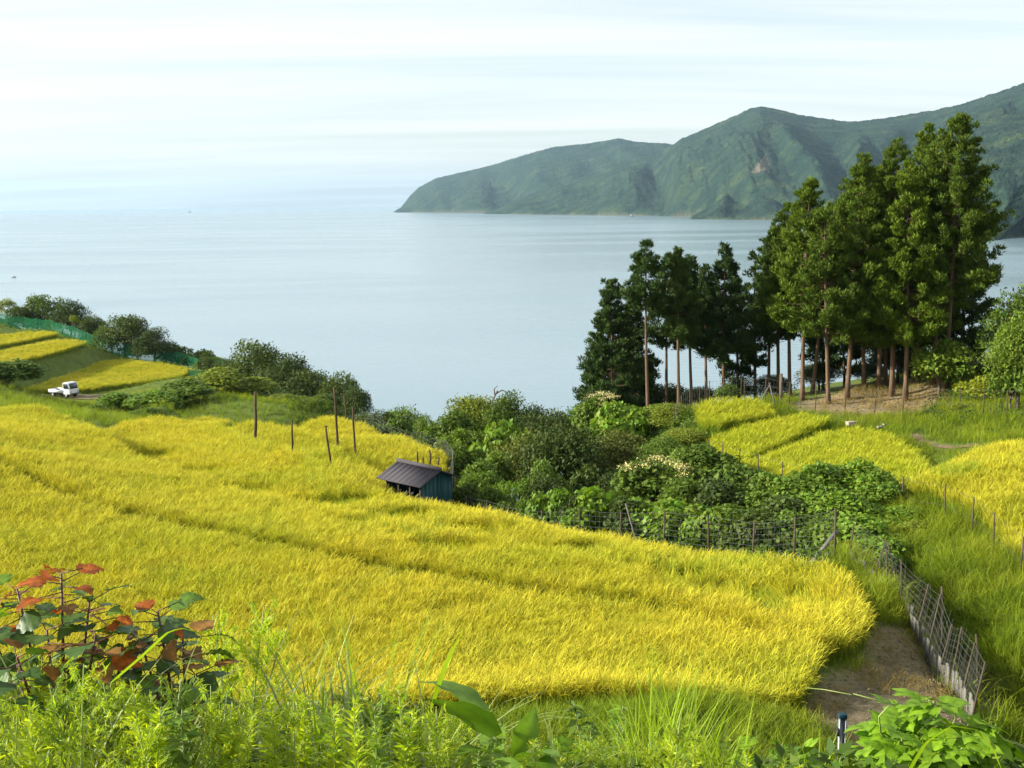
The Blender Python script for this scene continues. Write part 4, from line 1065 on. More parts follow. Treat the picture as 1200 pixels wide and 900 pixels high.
# a dead snag above the pale tree
m = MB(); b = gxy(578, 77); tp = at(582, 452, 77)
m.tube([b, b * 0.5 + tp * 0.5 + [0.2, 0, 0.3], at(577, 470, 77), at(583, 458, 77)], [0.11, 0.09, 0.07, 0.055], 6)
m.tube([at(582, 461, 77), at(588, 457, 77), at(596, 460, 77)], [0.05, 0.045, 0.02], 5)
m.tube([at(580, 463, 77), at(579, 456, 77), at(583, 452, 77)], [0.05, 0.04, 0.02], 5)
tag(m.build('dead_snag', MAT['bark'], None, True), 'bare broken grey snag poking out above the gully trees', 'dead tree')

# ------------------------------------------------------------------ grass and herbs on the banks
ALLF = [np.asarray(v) for v in FIELD_XY.values()]
def cover(name, region, spacing, coll, label, cat, size=(0.8, 1.3), clump=None, avoid=(), lift=-0.02, lean=0.25, group='green cover on the banks'):
    x, y = grid_in(region, spacing, spacing, 0.3, 0.5)
    k = np.ones(len(x), bool)
    for f in ALLF: k &= ~in_poly(x, y, f)
    for f in avoid:
        k &= soft_in(x, y, f, 0.35) < RNG.random(len(x)) * 0.9 + 0.05
    if clump: k &= fbm(x * clump[0], y * clump[0], clump[1], 3) > clump[2]
    x, y = x[k], y[k]; n = len(x)
    z = height(x, y) + (fbm(x * 0.9, y * 0.9, 3) - 0.5) * 0.16 + (fbm(x * 0.25, y * 0.25, 9) - 0.5) * 0.25 + lift
    rot = np.stack([RNG.normal(0, lean, n), RNG.normal(0, lean, n), RNG.uniform(0, 6.283, n)], 1)
    sc = RNG.uniform(size[0], size[1], n) * (0.7 + 0.6 * fbm(x * 0.5, y * 0.5, 77, 3))
    return scatter(name, np.stack([x, y, z], 1), rot, np.stack([sc, sc, sc], 1), coll, label, cat, group)
DITCHP = [np.vstack([DITCH + [0.85, 0.3], (DITCH - [1.3, 0.3])[::-1]])]
def reg(pts): return np.array([gxy(a, D)[:2] for a, D in pts])
PATHP = [np.vstack([np.array(PATHL) + [0.5, 0.3], (np.array(PATHL) - [0.5, 0.3])[::-1]])]
ROADP = [np.vstack([np.array(ROADL) + [0, 1.4], (np.array(ROADL) - [0, 9.0])[::-1]])]
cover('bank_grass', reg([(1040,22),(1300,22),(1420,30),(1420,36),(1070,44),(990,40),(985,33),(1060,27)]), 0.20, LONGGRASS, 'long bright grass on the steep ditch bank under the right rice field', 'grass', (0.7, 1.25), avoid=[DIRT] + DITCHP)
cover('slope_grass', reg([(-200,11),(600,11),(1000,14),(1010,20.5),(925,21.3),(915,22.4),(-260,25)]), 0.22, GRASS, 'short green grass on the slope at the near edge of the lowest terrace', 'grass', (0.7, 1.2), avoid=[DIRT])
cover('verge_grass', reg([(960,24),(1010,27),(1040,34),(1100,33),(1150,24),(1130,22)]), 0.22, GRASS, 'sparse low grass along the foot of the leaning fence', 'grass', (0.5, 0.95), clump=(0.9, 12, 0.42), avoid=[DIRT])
def clod():
    e = np.array([[math.cos(a)*math.cos(t), math.sin(a)*math.cos(t), math.sin(t)] for t in np.linspace(-1.2, 1.2, 4) for a in np.linspace(0, 6.283, 8)[:-1]])
    V = e * RNG.uniform(0.6, 1.1, (len(e), 1)) * [1, 0.8, 0.6]
    q = np.array([(j*7+i, j*7+(i+1)%7, (j+1)*7+(i+1)%7, (j+1)*7+i) for j in range(3) for i in range(7)])
    return V, q, np.ones((len(V), 3)) * RNG.uniform(0.7, 1.1)
MAT['clod'] = plain_mat('earth_clod', (0.26, 0.21, 0.14), 0.95, 0.1)
CLOD = tuft_collection('clod', [clod] * 4, MAT['clod'])
cover('earth_clods', DIRT, 0.20, CLOD, 'small clods and stones strewn over the bare earth corner', 'stones', (0.012, 0.055), lean=0.5, lift=0.0)
cover('bank_clods', BANK, 0.5, CLOD, 'clods and stones on the earth bank under the cedars', 'stones', (0.03, 0.12), lean=0.5, lift=0.0)
cover('dry_straw', DIRT, 0.20, DRYGRASS, 'dry straw littering the bare earth corner', 'straw', (0.3, 0.7), clump=(0.8, 15, 0.50), lean=0.7)
cover('dry_bank_grass', BANK, 0.42, DRYGRASS, 'dry tawny grass on the earth bank under the cedars', 'grass', (0.8, 1.6), clump=(0.5, 16, 0.50), lean=0.4)
cover('field_grass', reg([(800,62),(905,74),(1100,72),(1250,75),(1420,70),(1420,45),(1100,44),(1000,44),(830,50)]), 0.34, GRASS, 'green grass around the hilltop rice fields and along the path', 'grass', (0.9, 1.5), avoid=[BANK] + PATHP)
cover('hill_herbs', reg([(1080,66),(1120,72),(1280,78),(1420,72),(1420,52),(1180,54),(1110,60)]), 0.62, HERB, 'leafy wild herbs covering the hillside beyond the path', 'herbs', (0.9, 1.7), clump=(0.35, 18, 0.34), avoid=PATHP)
cover('gully_herbs', reg([(530,50),(540,62),(700,80),(820,66),(846,52),(1000,46),(1060,43),(985,33.5),(850,37.5),(740,40.5),(600,44)]), 0.55, HERB, 'leafy undergrowth carpeting the floor of the gully', 'herbs', (1.0, 1.9))
cover('seaward_herbs', reg([(380,74),(430,71),(530,60),(560,66),(600,90),(400,102),(330,106)]), 0.8, HERB, 'leafy undergrowth on the seaward edge behind the netted terrace', 'herbs', (1.2, 2.2))
cover('ditch_herbs', reg([(1050,40),(1085,33),(1130,30),(1180,27),(1190,30),(1150,35),(1110,39)]), 0.5, HERB, 'leafy herbs scattered on the ditch bank grass', 'herbs', (0.6, 1.2), clump=(0.5, 25, 0.52))
cover('rough_grass', reg([(-120,64),(90,63),(250,68),(350,74),(400,100),(330,118),(290,136),(150,130),(-120,126)]), 0.62, LONGGRASS, 'rough green grass between the farm road and the big terraces', 'grass', (0.6, 1.1), avoid=ROADP)
cover('terrace_grass', reg([(-150,125),(150,128),(290,135),(280,156),(200,164),(100,172),(-150,184)]), 0.70, LONGGRASS, 'mown grass on the stepped banks of the far left fields', 'grass', (0.35, 0.65), avoid=ROADP)

# ------------------------------------------------------------------ the hut in the rice
A, B = at(467, 540, 50.0), at(515, 551.5, 48.2)
mid = (A + B) / 2; rz_ = float((A[2] + B[2]) / 2)
yaw = math.atan2(B[1] - A[1], B[0] - A[0])
gz = ground(mid[0], mid[1])
hut = empty('hut', (mid[0], mid[1], gz), yaw)
tag(hut, 'small teal boarded hut with dark sheet roof standing in the rice', 'hut')
RZ = rz_ - gz; EZ = RZ - 0.52; HL = 1.42; HW = 1.25; WL = 1.12; WW = 0.92
for sgn in (-1, 1):
    m = MB(); m.prism([(0, RZ), (sgn * HW, EZ), (sgn * HW, EZ - 0.05), (0, RZ - 0.05)], -HL, HL)
    o = m.build('roof_panel', MAT['roof'], hut); o.rotation_euler = (0, 0, math.pi/2)
    m = MB()
    for k in range(9):
        x = -HL + 0.16 + k * (2 * HL - 0.32) / 8
        m.bar((x, sgn * -0.06, RZ - 0.005), (x, sgn * (-HW + 0.02), EZ + 0.012), 0.025, 0.012)
    m.build('roof_seam', MAT['roof'], o).rotation_euler = (0, 0, -math.pi/2)
m = MB(); m.bar((-HL - 0.03, 0, RZ + 0.02), (HL + 0.03, 0, RZ + 0.02), 0.05, 0.22); m.build('ridge_cap', MAT['roof'], hut)
for xs_ in (-1, 1):                                     # gable boards, one by one
    nb = 8
    for k in range(nb):
        y0 = -WW + k * 2 * WW / nb; y1 = y0 + 2 * WW / nb - 0.012
        t0, t1 = RZ - 0.07 - abs(y0) * 0.416, RZ - 0.07 - abs(y1) * 0.416
        m = MB(); x0 = xs_ * WL + (0.012 if k % 2 else 0); x1 = x0 + 0.03
        V = [(x0,y0,-0.3),(x1,y0,-0.3),(x1,y1,-0.3),(x0,y1,-0.3),(x0,y0,t0),(x1,y0,t0),(x1,y1,t1),(x0,y1,t1)]
        m.add(V, [(0,3,2,1),(4,5,6,7),(0,1,5,4),(1,2,6,5),(2,3,7,6),(3,0,4,7)])
        m.build('wall_board', MAT['teal'], hut)
m = MB(); m.bar((WL + 0.06, 0.06, -0.3), (WL + 0.06, 0.06, RZ - 0.1), 0.05, 0.05, (0.7, 0.9, 0.95)); m.bar((WL + 0.06, 0.30, -0.3), (WL + 0.06, 0.30, RZ - 0.2), 0.05, 0.03, (0.8, 1, 1)); m.build('door_jamb', MAT['teal'], hut)
m = MB(); m.box((-WL, WW - 0.03, -0.3), (WL, WW, EZ + 0.02)); m.build('rear_wall', MAT['teal'], hut)
m = MB(); m.box((-WL, -WW, -0.3), (WL, -WW + 0.03, 0.62)); m.build('low_wall', MAT['post_wood'], hut)
for x in (-WL, -0.35, 0.4, WL - 0.06):
    m = MB(); m.box((x, -WW - 0.035, -0.3), (x + 0.07, -WW - 0.002, EZ + 0.08)); m.build('post', MAT['post_wood'], hut)
m = MB(); m.bar((-WL - 0.35, -WW - 0.08, 0.66), (WL + 0.02, -WW - 0.08, 0.74), 0.05, 0.09); m.build('rail', MAT['pale_wood'], hut)
m = MB(); m.bar((-WL - 0.55, -WW - 0.35, 0.10), (-WL + 0.02, -WW - 0.1, 0.95), 0.06, 0.06); m.build('prop', MAT['pale_wood'], hut)
for k in range(4):
    m = MB(); m.bar((-0.8 + 0.4 * k, -WW + 0.05, 0.62), (-0.6 + 0.4 * k, -WW + 0.4, 0.95), 0.06, 0.06); m.build('stored_pole', MAT['pale_wood'], hut)

# ------------------------------------------------------------------ poles standing in the rice
def pole(bx, D, tx, ty, rad, label, group='poles standing in the rice', mat='pole_wood', cross=None):
    b = gxy(bx, D); t = at(tx, ty, D)
    k = np.linspace(0, 1, 6)[:, None]
    g = np.random.default_rng(int(bx * 7))
    P = (b - [0, 0, 0.3]) * (1 - k) + t * k + g.normal(0, 0.018, (6, 3)) * [1, 1, 0]
    m = MB(); m.tube(P, np.linspace(rad * 1.15, rad * 0.8, 6), 7)
    if cross is not None: m.bar(P[-1] - [0.12, 0, 0.05], P[-1] + [0.10, 0, -0.02], 0.03, 0.03)
    tag(m.build('wooden_pole', MAT[mat], None, True), label, 'pole', group)
pole(297, 60, 299, 459, 0.085, 'thick dark pole standing alone at the back of the big terraces')
pole(338, 55.5, 342, 492, 0.055, 'thin pole leaning slightly in the rice, between the thick pole and the forked one')
pole(387, 52.2, 382, 499, 0.055, 'crooked leaning pole with a short crosspiece at its top', cross=1)
pole(394, 60.5, 392, 454, 0.07, 'tallest upright pole in the wedge of rice before the shore trees')
pole(414, 60, 413, 476, 0.06, 'upright pole next to the tallest pole')
pole(405, 70.5, 404, 462, 0.05, 'thin pole at the netting behind the tallest pole')
for px, ty in ((488.5, 529), (495.5, 536), (503.5, 527), (514, 536)):
    pole(px, 56.5, px, ty, 0.055, 'short stake sticking up behind the hut roof', 'short stakes behind the hut')

# ------------------------------------------------------------------ fences
def wire_fence(name, label, path, h, post_every, post_r, rows, cols, wire_r, lean=0.0, post_mat='post_wood', cat='fence', dz=0.0, extra=None, skew=0.0):
    """posts and a panel of wires per bay; path: (px, distance) on the ground"""
    P = np.array([gxy(a, D)[:2] for a, D in path])
    L = resample(P, post_every)
    g = np.random.default_rng(int(path[0][0]) + 3)
    z = height(L[:, 0], L[:, 1]) + dz
    root = empty(name, (L[0, 0], L[0, 1], z[0])); tag(root, label, cat)
    o0 = np.array([L[0, 0], L[0, 1], z[0]])
    feet, tops = [], []
    for (x, y), zz in zip(L, z):
        hh = h * g.uniform(0.92, 1.12)
        f = np.array([x, y, zz - 0.25]) - o0
        t = f + [g.normal(0, 0.04 + lean * 0.3) + lean * 0.4, g.normal(0, 0.04), hh + 0.25]
        m = MB(); m.tube([f, (f + t) / 2 + g.normal(0, 0.01, 3), t], [post_r, post_r * 0.95, post_r * 0.85], 6)
        m.build('post', MAT[post_mat], root)
        feet.append(f + [0, 0, 0.27]); tops.append(t - [0, 0, 0.06])
    for a in range(len(L) - 1):
        m = MB()
        f0, f1, t0, t1 = feet[a], feet[a+1], tops[a], tops[a+1]
        for r in range(rows):
            s = r / max(1, rows - 1)
            p, q = f0 * (1-s) + t0 * s, f1 * (1-s) + t1 * s
            mid_ = (p + q) / 2 - [0, 0, g.uniform(0.0, 0.05)] + g.normal(0, 0.015, 3)
            m.tube([p, mid_, q], wire_r, 3, cap=False)
        for c in range(1, cols):
            s = c / cols + g.normal(0, 0.01)
            p, q = f0 * (1-s) + f1 * s, t0 * (1-s) + t1 * s
            m.tube([p, q + g.normal(0, skew, 3)], wire_r, 3, cap=False)
        m.build('wire_panel', MAT['wire'], root)
    return root, feet, tops, L, z
wire_fence('deer_fence', 'tall wire mesh fence with dark posts between the big rice terrace and the gully', [(545,48.6),(600,44.8),(650,43.2),(700,42),(740,40.9),(800,39.4),(850,38.2),(920,36),(985,33.6)], 1.75, 1.9, 0.04, 9, 8, 0.005)
wire_fence('netting_fence', 'wire netting fence around the rice terrace behind the hut', [(395,74),(430,71.5),(482,66),(518,62),(531,58),(527,54.2)], 1.7, 2.2, 0.035, 8, 8, 0.007)
root, feet, tops, L, z = wire_fence('ditch_fence', 'leaning wire fence with low grey planks between the bare earth and the ditch', [(1002,33.2),(1022,32.3),(1060,30.3),(1088,28),(1113,26),(1135,24.3),(1158,22.2)], 1.45, 1.25, 0.024, 10, 8, 0.0042, lean=0.35, skew=0.06)
g = np.random.default_rng(77)
for a in range(len(L) - 1):                             # low boards along the foot of the ditch fence
    for c in range(5):
        s0, s1 = (c + 0.06) / 5, (c + 0.90) / 5
        p, q = feet[a] * (1-s0) + feet[a+1] * s0, feet[a] * (1-s1) + feet[a+1] * s1
        hh = g.uniform(0.26, 0.52); d = (q - p); nrm = np.array([d[1], -d[0], 0]); nrm /= np.linalg.norm(nrm)
        off = -nrm * (0.05 + 0.015 * g.random()); tilt = -nrm * g.uniform(-0.03, 0.05)
        m = MB(); th = nrm * 0.018
        V = [p+off-th-[0,0,.2], q+off-th-[0,0,.2], q+off+th-[0,0,.2], p+off+th-[0,0,.2], p+off-th+tilt+[0,0,hh], q+off-th+tilt+[0,0,hh+g.normal(0,.02)], q+off+th+tilt+[0,0,hh], p+off+th+tilt+[0,0,hh]]
        m.add(V, [(0,3,2,1),(4,5,6,7),(0,1,5,4),(1,2,6,5),(2,3,7,6),(3,0,4,7)], (g.uniform(0.7, 1.2),) * 3)
        m.build('plank', MAT['plank'], root)
for a in (2, 5, 8):                                     # slanting stays on the ditch fence
    m = MB(); m.tube([feet[a] + [0.5, 0.1, -0.3], tops[a] + [0.02, 0, 0.25]], 0.025, 5); m.build('stay', MAT['post_wood'], root)
wire_fence('field_fence', 'thin grey posts with wire along the lower edge of the right rice field', [(1063,41.4),(1110,39.6),(1140,37.7),(1165,35.8),(1197,33),(1260,30.2)], 1.45, 2.1, 0.028, 3, 1, 0.004)
wire_fence('paddy_fence', 'thin posts along the lower edge of the large hilltop rice field', [(832,54.5),(858,52),(888,50),(915,48.5),(960,47.2)], 1.75, 1.75, 0.03, 3, 1, 0.004)
wire_fence('bank_fence', 'row of thin posts with wire in front of the earth bank', [(872,71.5),(900,70),(925,68.8),(960,67.6),(1000,67),(1040,65.8),(1080,64.2),(1120,62.8),(1160,60.5),(1210,57.5)], 1.7, 1.8, 0.03, 5, 3, 0.006)
wire_fence('edge_fence', 'thin posts with netting at the seaward edge of the smallest hump', [(790,66),(812,68.5),(840,70.5),(868,71)], 1.7, 1.3, 0.03, 6, 4, 0.006)
# slanting stay in the deer fence, a fallen beam, and the tripod by the cedars
m = MB(); b = gxy(752, 40.4); m.tube([b, at(733, 590, 40.8)], 0.03, 6); tag(m.build('brace_pole', MAT['plank'], None, True), 'pale slanting brace propping the long wire fence', 'pole')
m = MB(); b = gxy(957, 34.9); m.bar(b + [0, 0, 0.1], at(981, 622, 35.4), 0.12, 0.07); tag(m.build('fallen_beam', MAT['plank']), 'grey timber beam leaning out of the vines against the fence', 'beam')
r3 = empty('pole_tripod', gxy(902, 69)); tag(r3, 'pale poles lashed into a tripod beside the cedar trunks', 'tripod')
b = gxy(902, 69); tp = at(902, 450, 69) - b
for dx, dy in ((-0.75, 0.1), (0.35, -0.5), (0.55, 0.5)):
    m = MB(); m.tube([(dx, dy, -0.1), tp * 0.98 + [-dx * 0.08, -dy * 0.08, 0.1]], 0.035, 6); m.build('leg', MAT['plank'], r3, True)
m = MB(); b = gxy(915.5, 71); m.tube([b - [0, 0, 0.2], at(915.5, 438, 71)], 0.10, 8); tag(m.build('tree_stump', MAT['bark'], None, True), 'short dark sawn trunk among the cedar stems', 'stump')

# green netting on the left hill
m_, n, l = new_mat('green_net'); out = n.new('ShaderNodeOutputMaterial')
pb = n.new('ShaderNodeBsdfDiffuse'); pb.inputs[0].default_value = (0.035, 0.20, 0.085, 1)
tl = n.new('ShaderNodeBsdfTranslucent'); tl.inputs[0].default_value = (0.035, 0.22, 0.09, 1)
tp_ = n.new('ShaderNodeBsdfTransparent')
m1 = n.new('ShaderNodeMixShader'); m1.inputs[0].default_value = 0.35; l.new(pb.outputs[0], m1.inputs[1]); l.new(tl.outputs[0], m1.inputs[2])
m2 = n.new('ShaderNodeMixShader'); m2.inputs[0].default_value = 0.35; l.new(m1.outputs[0], m2.inputs[1]); l.new(tp_.outputs[0], m2.inputs[2])
l.new(m2.outputs[0], out.inputs[0]); MAT['green_net'] = m_
def net_fence(label, path, h):
    P = np.array([gxy(a, D)[:2] for a, D in path]); L = resample(P, 2.4)
    z = height(L[:, 0], L[:, 1]); g = np.random.default_rng(int(path[0][1]))
    o0 = np.array([*L[0], z[0]]); root = empty('net_fence', o0); tag(root, label, 'net fence')
    f = np.concatenate([L, z[:, None]], 1) - o0
    t = f + np.stack([g.normal(0, 0.08, len(L)), g.normal(0, 0.08, len(L)), h * g.uniform(0.85, 1.1, len(L))], 1)
    for a in range(len(L)):
        m = MB(); m.tube([f[a] - [0, 0, .2], t[a] + [0, 0, 0.12]], 0.035, 5); m.build('post', MAT['post_wood'], root)
    for a in range(len(L) - 1):
        V = []; nu, nv = 6, 4
        for i in range(nu + 1):
            for j in range(nv + 1):
                u, v = i / nu, j / nv
                p = (f[a] * (1-u) + f[a+1] * u) * (1-v) + (t[a] * (1-u) + t[a+1] * u) * v
                sag = math.sin(u * math.pi) * 0.16 * v
                V.append(p - [0, 0, sag] + g.normal(0, 0.035, 3))
        q = [(i*(nv+1)+j, (i+1)*(nv+1)+j, (i+1)*(nv+1)+j+1, i*(nv+1)+j+1) for i in range(nu) for j in range(nv)]
        m = MB(); m.add(V, q); m.build('net_panel', MAT['green_net'], root, True)
net_fence('long green netting fence climbing the hill above the strips of rice', [(-60,172),(0,169),(35,168),(62,167),(85,165),(105,163.5),(128,161),(160,160.5),(200,159.5),(235,156),(265,152)], 1.9)
net_fence('short piece of green netting at the lower edge of the shore trees', [(222,141),(250,140.5),(280,139)], 1.2)

# ------------------------------------------------------------------ the little white truck
tb = gxy(74, 132.2)
truck = empty('mini_truck', tb + [0, 0, 0.14], R(-24)); tag(truck, 'small white flatbed truck parked on the farm road', 'truck')
m = MB(); m.prism([(0.62,0.42),(1.62,0.42),(1.68,0.55),(1.66,1.02),(1.42,1.74),(1.30,1.80),(0.72,1.80),(0.62,1.74)], -0.70, 0.70); cabm = m.build('cab', MAT['car_white'], truck, False, 0.05)
m = MB(); V = [(1.675,-0.60,1.08),(1.675,0.60,1.08),(1.455,0.56,1.68),(1.455,-0.56,1.68)]; V += [(x+0.012,y,zz+0.004) for x,y,zz in V]
m.add(V, [(0,1,2,3),(4,7,6,5),(0,4,5,1),(1,5,6,2),(2,6,7,3),(3,7,4,0)]); m.build('windscreen', MAT['glass'], cabm)
for sy in (-1, 1):
    y0, y1 = sorted((sy * 0.70, sy * 0.712))
    m = MB(); m.prism([(0.74,1.08),(1.50,1.08),(1.34,1.66),(0.74,1.66)], y0, y1); m.build('side_window', MAT['glass'], cabm)
    m = MB(); m.bar((0.70, sy*0.715, 0.55), (0.70, sy*0.715, 1.7), 0.012, 0.012, (0.3,)*3); m.bar((1.0, sy*0.72, 0.98), (1.14, sy*0.72, 0.98), 0.02, 0.03, (0.2,)*3); m.build('door_edge', MAT['grey_dark'], cabm)
    m = MB(); m.bar((1.68, sy*0.52, 0.70), (1.70, sy*0.52, 0.70), 0.14, 0.24); m.build('headlight', MAT['lamp'], cabm)
    m = MB(); m.box((1.36, sy*0.74-0.03, 1.12), (1.42, sy*0.74+0.09*sy+0.03, 1.32)); m.build('mirror', MAT['grey_dark'], cabm)
m = MB(); m.box((1.64,-0.68,0.38),(1.72,0.68,0.52)); m.build('bumper', MAT['grey_dark'], truck)
m = MB(); m.box((-1.62,-0.66,0.56),(0.58,0.66,0.64)); bed = m.build('bed', MAT['bed_grey'], truck)
for sy in (-1, 1):
    m = MB(); m.box((-1.62, sy*0.69-0.02, 0.56), (0.56, sy*0.69+0.02, 0.90)); m.build('side_gate', MAT['car_white'], bed)
m = MB(); m.box((-1.68,-0.71,0.56),(-1.63,0.71,0.90)); m.build('tail_gate', MAT['car_white'], bed)
m = MB(); m.tube([(0.56,-0.66,0.9),(0.56,-0.66,1.7),(0.56,0.66,1.7),(0.56,0.66,0.9)], 0.025, 6); m.bar((0.56,-0.66,1.3),(0.56,0.66,1.3),0.03,0.03); m.build('guard_frame', MAT['car_white'], truck)
m = MB(); m.box((-1.5,-0.45,0.34),(1.4,0.45,0.54)); m.build('chassis', MAT['grey_dark'], truck)
for x in (-1.0, 1.08):
    for sy in (-1, 1):
        m = MB(); m.tube([(x, sy*0.52, 0.27),(x, sy*0.69, 0.27)], 0.27, 18); w = m.build('wheel', MAT['black'], truck)
        m = MB(); m.tube([(x, sy*0.685, 0.27),(x, sy*0.705, 0.27)], 0.16, 14); m.build('rim', MAT['steel'], w)

# ------------------------------------------------------------------ small things by the path, boats
b = gxy(999, 62.2)
bx_ = empty('foam_box', b + [0, 0, 0.35], 0.3); tag(bx_, 'pale box lying on the grass at the back of the hilltop rice', 'box')
m = MB(); m.box((-0.26, -0.15, 0), (0.26, 0.15, 0.18)); m.build('box_body', MAT['box_white'], bx_, bevel=0.02)
m = MB(); m.box((-0.28, -0.17, 0.182), (0.28, 0.17, 0.22)); m.build('lid', MAT['box_white'], bx_, bevel=0.02)
b = gxy(1036, 60.5)
m = MB(); g = np.random.default_rng(4)
for k in range(3):
    c = b + [0.18 * k - 0.2, 0.1 * k, 0.42 + 0.1 * (k == 2)]
    e = np.array([[math.cos(a)*math.cos(t), math.sin(a)*math.cos(t), math.sin(t)] for t in np.linspace(-1.3, 1.3, 5) for a in np.linspace(0, 6.283, 9)[:-1]])
    V = c + e * g.uniform(0.06, 0.11, (len(e), 1)) * [1.2, 1, 0.8]
    q = [(j*8+i, j*8+(i+1)%8, (j+1)*8+(i+1)%8, (j+1)*8+i) for j in range(4) for i in range(8)]
    m.add(V, q)
tag(m.build('field_stone', MAT['stone'], None, True), 'small heap of pale stones beside the grassy path', 'stones')
def boat(px, py, L, label, yaw):
    p = on_sea(px, py)
    o = empty('fishing_boat', p, yaw); tag(o, label, 'boat', 'boats on the bay')
    k = L / 10.0
    m = MB(); prof = [(-5,0.0,1.2),(-4.8,1.4,1.2),(0,1.6,1.2),(3,1.2,1.5),(5,0.0,2.0),(3,-1.2,1.5),(0,-1.6,1.2),(-4.8,-1.4,1.2)]
    V = [(x*k,y*k,zz*k) for x,y,zz in prof] + [(x*k*0.9,y*k*0.7,-0.4*k) for x,y,zz in prof]
    m.add(V, [tuple(range(8)), tuple(range(15,7,-1))] + [(i, i+8, (i+1)%8+8, (i+1)%8) for i in range(8)]); m.build('hull', MAT['boat'], o)
    m = MB(); m.box((-2.2*k,-0.9*k,1.2*k),(0.6*k,0.9*k,3.4*k)); m.box((-2.5*k,-1.1*k,3.41*k),(0.9*k,1.1*k,3.6*k)); m.build('wheelhouse', MAT['car_white'], o)
    m = MB(); m.tube([(-1*k,0,3.5*k),(-1*k,0,5.6*k)], 0.12*k, 5); m.build('mast', MAT['boat'], o)
boat(740, 253.6, 16, 'dark fishing boat close under the far wooded shore', 0.4)
boat(222, 248.9, 34, 'tiny distant boat on the open sea near the horizon', 0.1)
boat(16, 325, 3.4, 'little boat on the water beyond the netted hill', 0.2)

# ------------------------------------------------------------------ foreground plants
def big_leaf(L, prof, droop=0.25, fold=0.18, wave=0.0, n=8, seed=0, curl=0.0):
    """one broad leaf along +x from the origin: half-width profile, folded at the midrib, arching down"""
    g = np.random.default_rng(seed)
    s = np.linspace(0, 1, n + 1); w = np.interp(s, [p for p, _ in prof], [q for _, q in prof]) * L
    ang = -droop * 2 * s ** 1.2 + droop * 0.5
    x = np.concatenate([[0], np.cumsum(np.cos(ang[:-1]))]) * L / n; z = np.concatenate([[0], np.cumsum(np.sin(ang[:-1]))]) * L / n
    V, C = [], []
    for i in range(n + 1):
        for k in (-1, -0.5, 0, 0.5, 1):
            ww = w[i] * k
            V.append((x[i], ww, z[i] + fold * abs(ww) - curl * ww * ww / L + wave * L * math.sin(i * 2.1 + k * 3 + seed) * abs(k)))
            C.append((1.25, 1.2, 1.0) if k == 0 else (g.uniform(0.85, 1.1),) * 3)
    f = [(i*5+k, i*5+k+1, (i+1)*5+k+1, (i+1)*5+k) for i in range(n) for k in range(4)]
    return np.array(V), f, np.array(C)
OVATE = [(0, 0.02), (0.12, 0.24), (0.3, 0.36), (0.5, 0.33), (0.75, 0.18), (0.92, 0.05), (1, 0.0)]
LOBED = [(0, 0.12), (0.05, 0.30), (0.15, 0.40), (0.30, 0.45), (0.40, 0.40), (0.5, 0.30), (0.7, 0.20), (0.88, 0.07), (1, 0.0)]
LANCE = [(0, 0.02), (0.2, 0.10), (0.45, 0.13), (0.7, 0.09), (1, 0.0)]
BROAD = [(0, 0.03), (0.15, 0.16), (0.4, 0.25), (0.6, 0.23), (0.85, 0.10), (1, 0.0)]
KUDZU = [(0, 0.04), (0.10, 0.30), (0.28, 0.44), (0.42, 0.40), (0.6, 0.30), (0.85, 0.10), (1, 0.0)]
def mesh_of(parts, mat, name='leaf'):
    V, Fc, C, o = [], [], [], 0
    for v, f, c in parts:
        V.append(v); C.append(c); Fc += [tuple(i + o for i in q) for q in f]; o += len(v)
    return make_mesh(name, np.concatenate(V), Fc, np.concatenate(C), mat, True)
def place_leaf(me, root, origin, p, d, roll, size):
    """leaf as a part: base at p (world), pointing along d"""
    o = link('leaf', me, root)
    x = Vector(d).normalized(); up = Vector((0, 0, 1))
    y = up.cross(x)
    if y.length < 1e-3: y = Vector((0, 1, 0))
    y.normalize(); z = x.cross(y)
    M = Matrix((x, y, z)).transposed().to_4x4() @ Matrix.Rotation(roll, 4, 'X')
    M.translation = Vector(p) - Vector(origin)
    o.matrix_local = M @ Matrix.Scale(size, 4)
    return o
# the orange-leaved shrub
LM = {k: [mesh_of([big_leaf(1, LOBED, dr, 0.16, 0.035, 14, sd, 0.25)], MAT[k]) for sd, dr in ((1, 0.35), (2, 0.5), (3, 0.2))] for k in ('leaf_red', 'leaf_brown', 'leaf_dk', 'leaf_big')}
def young_shrub(label, bpx, D, whorls, seed):
    g = np.random.default_rng(seed)
    b = gxy(bpx, D)
    st = MB(); leafs = []
    fork = None
    for (px, py, dd, n, size, mix) in whorls:
        tp = at(px, py, dd)
        k0 = b + (tp - b) * 0.35 + np.array([0.02, 0, 0.05])
        st.tube([b - [0, 0, 0.1] - b, k0 - b, (k0 + tp) / 2 - b + [0, 0, 0.03], tp - b], [0.013, 0.009, 0.006, 0.004], 6)
        n = int(n * 1.75)
        for i in range(n):
            a = i * 2.4 + g.uniform(-0.3, 0.3)
            low = i / n
            d = np.array([math.cos(a), math.sin(a), 0.35 - 0.7 * low + g.normal(0, 0.12)])
            pet = g.uniform(0.04, 0.12)
            o0 = tp - [0, 0, 0.16 * low]; p = o0 + d / np.linalg.norm(d) * pet
            st.tube([o0 - b, p - b], [0.0024, 0.0018], 4)
            leafs.append((p, np.array([d[0], d[1], d[2] - 0.25]), g.normal(0, 0.35), size * g.uniform(0.48, 0.84), g.choice(['leaf_red', 'leaf_brown', 'leaf_dk', 'leaf_big'], p=mix)))
    root = link('young_shrub', st.mesh('young_shrub', MAT['stem_red'], True)); root.location = b
    tag(root, label, 'shrub')
    for p, d, r, sz, k in leafs: place_leaf(LM[k][int(g.integers(3))], root, b, p, d, r, sz)
TOPM = (0.50, 0.20, 0.20, 0.10); MIDM = (0.08, 0.20, 0.50, 0.22); LOWM = (0.0, 0.12, 0.60, 0.28)
